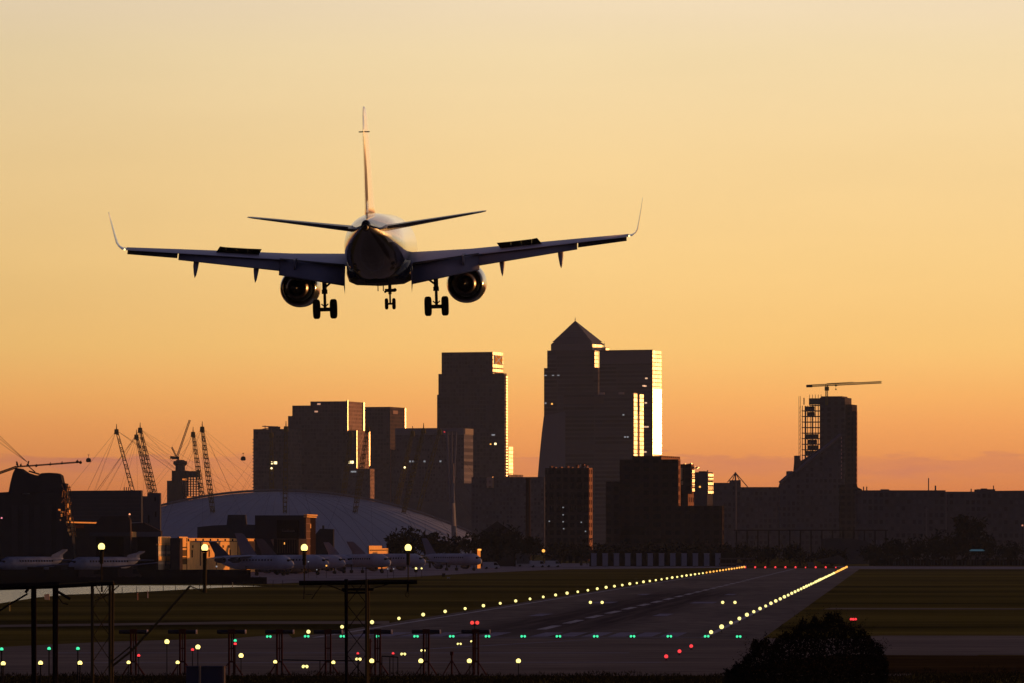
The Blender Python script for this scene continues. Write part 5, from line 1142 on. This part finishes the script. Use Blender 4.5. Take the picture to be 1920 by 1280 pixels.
# scrub along the bank nearest the camera
b = MB(); rnd = random.Random(9)
import mathutils
for k in range(30000):
    D = rnd.uniform(300, 338); px = rnd.uniform(-60, 1990); x = (px-960)/F*D
    nn_ = mathutils.noise.noise(Vector((x*.35, D*.1, 0)))+.6*mathutils.noise.noise(Vector((x*1.7, D*.3, 5)))
    hz_ = max(.15, .62+nn_*.55); 
    if 1300 < px: hz_ *= 1+(px-1300)/600*0.5
    z = rnd.random()**.7*hz_*(1-(D-300)/38*.55); s_ = rnd.uniform(.07, .22); d = Vector((rnd.gauss(0, .5), rnd.gauss(0, .5), 1)).normalized(); e_ = d.orthogonal().normalized()
    p = Vector((x, D, z)); b.add([p-e_*s_*.18, p+e_*s_*.18, p+d*s_], [(0, 1, 2)])
for k in range(2600):
    px = rnd.uniform(-60, 1990); D = rnd.uniform(300, 312); x = (px-960)/F*D; h = rnd.uniform(.4, 1.15)
    if mathutils.noise.noise(Vector((x*.8, 3, 2))) < .05: continue
    b.add([(x-.012, D, 0), (x+.012, D, 0), (x+rnd.gauss(0, .08), D, h)], [(0, 1, 2)])
tag(b.build('scrub', mat('scrub_leaf', (.020, .013, .006), .95), fix=False), kind='stuff')
o = MB().add([(-60, 286, .02), (60, 286, .02), (60, 327, .02), (-60, 327, .02)], [(0, 1, 2, 3)]).build('bank', ground_mat('bank_earth', (.012, .009, .005), (.03, .02, .01), .3), fix=False); o['kind'] = 'structure'
# rough grass on the right side before the bush and grass at left edge
o = sheet('verge', [G(1350, 1262, 0), G(2300, 1262), G(2300, 1229.5), G(1560, 1227), G(1450, 1240)], .012, ground_mat('verge_grass', (.028, .014, .006), (.075, .038, .012), .1, stretch=(.4, 1, 1)))
# ------------------------------------------------------------------ localiser aerials: twin uprights with a cross bar, splayed legs
def aerial():
    o = empty('antenna_stand', (0, 0, 0), None, None, 'row of T-shaped antenna stands')
    for s in (-1, 1):
        MB().cyl((s*.14, 0, 0), (s*.14, 0, 2.42), .055, n=8).build('upright', mast_red, o)
        for ly in (-.5, .5): MB().cyl((s*.14, 0, .75), (s*.62, ly, 0), .03, n=6).build('leg', mast_red, o)
    b = MB(); b.box(-.2, .2, -.12, .12, 2.36, 2.62); b.box(-.16, .16, -.1, .1, .72, .82); b.box(-.19, .19, -.05, .05, 1.5, 1.56); b.box(-.03, .03, -.03, .03, .76, 2.4); b.build('bracket', mast_red, o)
    b = MB(); b.lathe([(-.82, .02), (-.82, .10), (-.78, .12), (.70, .12), (.76, .12), (.78, .10), (.78, .02)], (.0, 0, 2.47), 'x', 14); bar = b.build('cross_bar', mat('bar_grey', (.045, .035, .042), .6), o)
    b = MB(); b.lathe([(0, .125), (.06, .13), (.075, .12), (.08, .02)], (.76, 0, 2.47), 'x', 14); b.build('end_cap', mat('cap_pale', (.85, .6, .5), .6), bar)
    return o
mast_red = mat('mast_red', (.07, .02, .015), .6)
D0 = 349
src = aerial()
for i, px in enumerate((250, 342, 434, 524, 615, 708, 799, 892)):
    loc = P(px, HY, D0); loc.z = 0
    o = src if i == 0 else copy_tree(src)
    o.location = loc; o['group'] = 'row of T-shaped antenna stands'; o['category'] = 'antenna'
    o['label'] = f'dark T-shaped antenna stand on splayed legs, {ordi(i+1)} of eight from the left'
b = MB(); [b.sphere((x, 0, 2.95), .11, 0, 10) for x in (-.15, .15)]; b.cyl((0, 0, 0), (0, 0, 2.85), .03, n=6, m=1); b.beam((-.17, 0, 2.83), (.17, 0, 2.83), .05, 1)
tag(b.build('obstruction_light', [mat('dull_red_glow', (1, .1, .08), .5, emit=(.9, .06, .05), est=1.2), dark_metal], loc=P(890, HY, 352)-Vector((0, 0, H))), 'pair of dull red lamps above the rightmost antenna stand', 'airfield light')
for px0, px1, py, lab in ((528, 672, 1236, 'long thin dark pipe running low between the fourth and fifth antenna stands'), (716, 746, 1229, 'short dark pipe beside the sixth antenna stand')):
    a_, c_ = P(px0, py, 343), P(px1, py+2, 343); b = MB(); b.cyl(a_, c_, .035, n=8)
    for q in (a_, c_, a_.lerp(c_, .5)): b.cyl((q.x, q.y, 0), q, .03, n=6)
    tag(b.build('low_pipe', dark_metal), lab, 'pipe')
b = MB()
for dx in (-.55, .55): b.cyl((0, 0, .95), (dx, .1, 0), .035, n=6)
b.cyl((0, 0, 0), (0, 0, 1.35), .05, n=8); b.cyl((0, 0, 1.2), (0, 0, 1.42), .09, n=8)
tag(b.build('marker_stand', mast_red, loc=P(847, HY, 345)-Vector((0, 0, H))), 'short splayed marker stand left of the last antenna stand', 'stand')
b = MB(); b.cyl((0, 0, 0), (0, 0, 2.0), .05, n=8); b.cyl((0, 0, 1.95), (0, 0, 2.15), .11, .03, n=10); tag(b.build('marker_post', mast_red, loc=P(694, HY, 345)-Vector((0, 0, H))), 'short dark post with a conical cap just left of the sixth antenna stand', 'post')
# equipment cabinet with posts
o = empty('equipment_cabinet', P(397, HY, 300)-Vector((0, 0, H)), 'dark blue equipment cabinet between two lit-edged posts at the bottom left', 'cabinet'); sc = 300/F
b = MB(); b.box(-48*sc, 24*sc, 0, .9, 0, ZY(1250, 300)); b.box(-50*sc, 26*sc, -.06, .96, ZY(1250, 300), ZY(1248, 300)); b.build('body', mat('cabinet_blue', (.06, .055, .085), .7), o)
for px in (375, 420): MB().cyl(((px-397)*sc, -.2, 0), ((px-397)*sc, -.2, ZY(1247, 300)), .055, n=10).build('post', mat('post_wood', (.3, .2, .14), .7), o)
# ------------------------------------------------------------------ lattice approach-light masts near the camera
bronze = mat('mast_bronze', (.075, .055, .03), .6); black_m = mat('mast_black', (.018, .012, .012), .7)
def mast(name, label, px0, px1, D, ytop, arms, lamps_, legm, extras=(), legw=.035, cat='light mast', brace=True, wdepth=.5):
    cx = (px0+px1)/2; sc = D/F; C_ = P(cx, HY, D); C_.z = 0; o = empty(name, C_, label, cat); zt = ZY(ytop, D); hw = (px1-px0)/2*sc
    for s in (-1, 1):
        for y in (0, wdepth): MB().cyl((s*hw, y, 0), (s*hw+(s*.04 if y else 0), y, zt), legw, n=8).build('leg', legm[0 if s < 0 else 1], o)
    if brace:
        b = MB(); n = int(zt/.62)
        for k in range(n):
            z0, z1 = k*zt/n, (k+1)*zt/n; s = 1 if k % 2 else -1
            b.cyl((-hw*s, 0, z0), (hw*s, 0, z1), .011, n=5); b.cyl((hw*s, wdepth, z0), (-hw*s, wdepth, z1), .011, n=5); b.cyl((-hw, 0 if s > 0 else wdepth, z0), (-hw, wdepth if s > 0 else 0, z1), .011, n=5); b.cyl((hw, wdepth if s > 0 else 0, z0), (hw, 0 if s > 0 else wdepth, z1), .011, n=5)
        b.build('lattice', legm[0], o)
    for xa, xb, ya, yb_, th in arms:
        b = MB(); b.beam(((xa-cx)*sc, wdepth/2, ZY(ya, D)), ((xb-cx)*sc, wdepth/2, ZY(yb_, D)), th); b.build('cross_arm', legm[0], o)
    for pts, r in extras:
        b = MB()
        for (xa, ya), (xb, yb_) in zip(pts, pts[1:]): b.cyl(((xa-cx)*sc, wdepth/2-.05, ZY(ya, D)), ((xb-cx)*sc, wdepth/2-.05, ZY(yb_, D)), r, n=6)
        b.build('strut', legm[0], o)
    for px, py, yb_ in lamps_:
        x = (px-cx)*sc; l = MB(); l.cyl((x, wdepth/2, ZY(yb_, D)), (x, wdepth/2, ZY(py+9, D)), .016, n=8); l.cyl((x, wdepth/2, ZY(py+32, D)), (x, wdepth/2, ZY(py+9, D)), .045, .05, n=10)
        lp = l.build('lamp_post', bronze if px > 300 else legm[0], o)
        MB().sphere((x, wdepth/2, ZY(py, D)), .088 if D > 155 else .082, 0, 16, sz=1.12).build('lamp_globe', glow_lamp, lp)
        MB().lathe([(0, .04), (.03, .09), (.05, .09)], (x, wdepth/2, ZY(py+8.5, D)), 'z', 14).build('lamp_collar', dark_metal, lp)
    return o
mast('approach_light_mast', 'tall lattice mast with a long cross arm carrying two glowing lamps, bottom centre-left', 650, 687, 160, 1085, [(560, 782, 1092, 1090, .085), (640, 700, 1104, 1104, .05), (650, 690, 1110, 1110, .04)],
     [(570, 1026, 1092), (765, 1026, 1090)], (black_m, bronze), extras=[(((602, 1097), (592, 1110), (584, 1122)), .012), (((570, 1095), (569, 1122)), .014), (((572, 1114), (586, 1114)), .01), (((612, 1095), (634, 1103), (650, 1110)), .016), (((688, 1105), (706, 1100), (728, 1094)), .014), (((765, 1093), (764, 1108)), .03), (((762, 1108), (760, 1116), (764, 1119), (767, 1114), (764, 1108)), .008), (((686, 1063), (686, 1090)), .012)])
mast('approach_light_mast', 'lattice mast with four slim bronze legs at the left, one lamp globe above its arm', 173, 206, 150, 1092, [(110, 212, 1096, 1092, .07), (165, 212, 1091, 1090, .05)],
     [(189, 1024, 1092), (383, 1026, 1108)], (bronze, bronze), extras=[(((176, 1126), (205, 1112), (222, 1097)), .016), (((176, 1112), (188, 1122), (205, 1100)), .010), (((190, 1098), (190, 1109)), .025), (((207, 1250), (245, 1220), (302, 1158), (355, 1098)), .032), (((205, 1243), (245, 1210)), .02), (((355, 1097), (383, 1109)), .012), (((383, 1058), (383, 1110)), .045), (((350, 1106), (357, 1097), (366, 1107)), .008)])
mast('inner_light_mast', 'pair of thick black legs under a heavy dark beam at the lower left corner', 65, 102, 120, 1100, [(-20, 110, 1100, 1096, .09), (100, 212, 1099, 1093, .05)], [], (black_m, black_m),
     extras=[(((-10, 1150), (18, 1132), (52, 1112)), .02), (((105, 1106), (132, 1122)), .03), (((48, 1110), (55, 1100)), .03), (((102, 1108), (118, 1130), (128, 1132)), .012)], brace=False, legw=.036, wdepth=.04)
t_ = empty('hanging_sign', P(88, 1118, 118), 'small sunlit orange plate hanging under the dark beam between the black legs', 'sign')
b = MB(); b.add([(-.045, -.02, -.05), (.05, .05, -.06), (.04, .05, .06), (-.05, -.02, .05), (-.045, .0, -.05), (.05, .07, -.06), (.04, .07, .06), (-.05, .0, .05)], [(0, 1, 2, 3), (7, 6, 5, 4), (0, 4, 5, 1), (1, 5, 6, 2), (2, 6, 7, 3), (3, 7, 4, 0)]); b.build('plate', mat('plate_orange', (.8, .45, .28), .6), t_)
# posts along the dock edge
src = None
for i, px in enumerate((176, 229, 256, 281, 306, 329, 374, 395, 417, 436, 456, 475, 495, 512, 530)):
    y = 1113-(px-176)*.052; D = GD(max(y, 1096))*.98
    loc = P(px, HY, D); loc.z = 0
    if src is None:
        b = MB(); b.cyl((0, 0, 0), (0, 0, .95), .05, .04, 8); b.cyl((0, 0, .95), (0, 0, 1.03), .07, .05, 8); b.cyl((0, 0, .6), (0, 0, .66), .06, .06, 8); src = b.build('fence_post', mat('post_dark', (.03, .022, .02), .8)); o = src
    else: o = src.copy(); COL.objects.link(o)
    o.location = loc; tag(o, f'short dark post on the far dock edge, {ordi(i+1)} from the left', 'post', 'posts along the dock edge')
for px, py, c, lab in ((258, 1124, (.8, .35, .2), 'short red-lit stake in the grass left of a taller one'), (277, 1120, (.8, .55, .45), 'taller pinkish stake standing in the grass beyond the dock edge'), (436, 1101, (.9, .8, .7), 'whitish stake at the narrow end of the bright dock water'), (18, 1145, (.7, .5, .15), 'bent yellowish stake at the left edge below the dock')):
    loc = G(px, py); b = MB(); b.cyl((0, 0, 0), (0, 0, .9), .07, .05, 8); b.cyl((0, 0, .9), (0, 0, 1.0), .09, .05, 8); tag(b.build('marker_stake', mat('stake_%d' % px, c, .6), loc=loc), lab, 'stake')
for px, py, lab in ((832, 1077, 'small dark marker box on the apron edge right of the tall lamp'), (841, 1080, 'tiny pale marker on the grass just beyond the small dark box')):
    loc = G(px, py+4); b = MB(); b.box(-.35, .35, -.2, .2, .15, .9 if px == 832 else .35); b.cyl((-.2, 0, 0), (-.2, 0, .2), .04, n=6); b.cyl((.2, 0, 0), (.2, 0, .2), .04, n=6); tag(b.build('taxi_marker', black_m if px == 832 else hull, loc=loc), lab, 'marker')
# dark quay wall between dock and apron
qp = [G(-300, 1093.8), G(500, 1093.8)]; b = MB(); b.box(qp[0].x, qp[1].x, qp[0].y, qp[0].y+1, 0, 1.3)
for k in range(60): x = qp[0].x+k*(qp[1].x-qp[0].x)/60; b.box(x, x+.15, qp[0].y-.1, qp[0].y, 0, 1.45)
tag(b.build('quay_wall', mat('quay_black', (.016, .011, .012), .9)), 'long low black quay wall between the bright dock water and the apron', 'wall')
# ------------------------------------------------------------------ far end of the runway
D = 2140; sc = D/F; o = empty('blast_fence', P(1240, HY, D)-Vector((0, 0, H)), 'long dark fence with a row of upright pale blue-grey panels behind the runway', 'fence')
MB().box((1105-1240)*sc, (1380-1240)*sc, .3, .8, 0, ZY(1033, D)).build('backing', mat('fence_black', (.012, .007, .007), .9), o)
for k in range(12):
    x = (1108.5+k*21.15-1240)*sc; b = MB(); b.box(x, x+10*sc, -.1, .25, .2, ZY(1036.5, D)); b.box(x-.1, x+10*sc+.1, -.2, .25, ZY(1037.5, D), ZY(1036, D)); b.build('panel', mat('panel_blue', (.22, .22, .30), .7), o)
for k in range(5):
    x = (1340-1240)*sc
profile('shed_row', 'row of low pale sheds left of the fence panels', 'shed', [(1040, 1050), (1040, 1036), (1056, 1034), (1058, 1038), (1068, 1038), (1070, 1034), (1084, 1034), (1086, 1039), (1104, 1038), (1104, 1050)], 2150, mat('shed_grey', (.05, .045, .055), .8), 5,
    lambda o, cx, D: [MB().box((a1-cx)/F*D, (a1+7-cx)/F*D, -.2, .1, 1.2, 3.6).build('door', mat('door_black', (.008, .005, .006), .7), o) for a1 in (1054, 1066, 1078)])
b = MB(); sc = 2080/F; b.box(-34*sc, 33*sc, -1.2, 1.2, 2.6, 3.1); b.box(-34*sc, 33*sc, -1, -.9, .6, 1.4)
for k in range(-3, 4): b.cyl((k*10.5*sc, 0, 0), (k*10.5*sc, 0, 2.6), .12, n=6)
tag(b.build('open_shelter', mat('shelter_grey', (.07, .06, .07), .7), loc=P(1382, HY, 2080)-Vector((0, 0, H))), 'long low open-sided shelter directly behind the left end of the red lights', 'shelter')
b = MB(); sc = 2070/F; b.box(-30*sc, 18*sc, 0, 4, 2.1, 2.5); b.add([(-30*sc, -.1, 2.5), (12*sc, -.1, 4.0), (20*sc, -.1, 3.0), (26*sc, -.1, 1.4), (24*sc, -.1, .6), (-30*sc, -.1, 2.1), (-30*sc, 2, 2.5), (12*sc, 2, 4.0), (20*sc, 2, 3.0), (26*sc, 2, 1.4), (24*sc, 2, .6), (-30*sc, 2, 2.1)], [(0, 1, 2, 3, 4, 5), (11, 10, 9, 8, 7, 6), (0, 6, 7, 1), (1, 7, 8, 2), (2, 8, 9, 3), (3, 9, 10, 4), (4, 10, 11, 5), (5, 11, 6, 0)])
tag(b.build('sloping_canopy', mat('canopy_grey', (.055, .05, .06), .7), loc=P(1562, HY, 2070)-Vector((0, 0, H))), 'low canopy with a drooping right end behind the right runway corner', 'canopy')
b = MB(); b.box(-1.2, 1.2, 0, 1, 1.0, 1.7); b.box(-1, 1, .1, .9, 0, 1); tag(b.build('pale_box', mat('box_pale', (.12, .11, .12), .7), loc=P(1521, HY, 2060)-Vector((0, 0, H))), 'small pale box behind the sixth to seventh red lights', 'box')
profile('curved_roof_hall', 'low hall with a pale curved roof behind the red runway lights', 'hall', [(1545, 1040), (1545, 1010), (1560, 1007.5), (1600, 1009), (1625, 1014), (1632, 1020), (1632, 1040)], 2400, mat('hall_violet', (.055, .048, .06), .8), 20)
D = 2500; sc = D/F; b = MB(); b.box((1376-1520)*sc, (1665-1520)*sc, 0, 3, ZY(994, D), ZY(992, D))
for k in range(15): x = (1380+k*20-1520)*sc; b.box(x, x+.5, .5, 2, 0, ZY(994, D))
tag(b.build('elevated_track', mat('track_dark', (.022, .014, .016), .8), loc=P(1520, HY, D)-Vector((0, 0, H))), 'thin dark elevated track on piers crossing in front of the right-hand blocks', 'viaduct')
D = 2230; sc = D/F; o = empty('perimeter_fence', P(1780, HY, D)-Vector((0, 0, H)), 'ragged dark perimeter fence with pale uneven pickets at the far right', 'fence')
MB().box((1630-1780)*sc, (1935-1780)*sc, .3, .6, 0, 2.2).build('backing', mat('fence_black', (.012, .007, .007), .9), o)
rnd = random.Random(4)
for k in range(48):
    x = (1662+k*5.6+rnd.uniform(-1.5, 1.5)-1780)*sc; MB().box(x, x+rnd.uniform(.2, .6), -.05, .2, .1, rnd.uniform(1.6, 4.2)).build('picket', mat('picket_grey', (.045, .042, .052), .8), o)
b = MB(); b.box(-2.6, 2.6, 0, 1, 0, .35); b.box(-2.2, 2.2, .1, .9, .35, .6); tag(b.build('blue_light_bar', mat('blue_bar', (.2, .3, .4), .4, emit=(.1, .3, .42), est=.15), loc=P(1832, 1032, 2180)), 'thin pale blue lit bar in front of the dark trees at right', 'light')
b = MB(); b.sphere((0, 0, 0), .35); b.cyl((0, 0, -ZY(984, 2400)), (0, 0, 0), .1, n=6, m=1); tag(b.build('street_light', [mat('dim_warm', (1, .4, .25), .5, emit=(1, .4, .25), est=.5), dark_metal], loc=P(1917, 984, 2400)), 'dim reddish street light at the right frame edge', 'lamp')
# ------------------------------------------------------------------ evening haze over the docks
hz = MB().box(-2600, 3400, -60, 7400, -1, 330).build('haze', [])
hz['kind'] = 'stuff'
hm = bpy.data.materials.new('haze'); hm.use_nodes = True; t_ = hm.node_tree; t_.nodes.clear()
ho = t_.nodes.new('ShaderNodeOutputMaterial'); hv = t_.nodes.new('ShaderNodeVolumePrincipled'); t_.links.new(hv.outputs[0], ho.inputs['Volume'])
hv.inputs['Color'].default_value = (.50, .62, 1.0, 1); hv.inputs['Density'].default_value = 1.7e-5; hv.inputs['Anisotropy'].default_value = 0.0
hz.data.materials.append(hm)
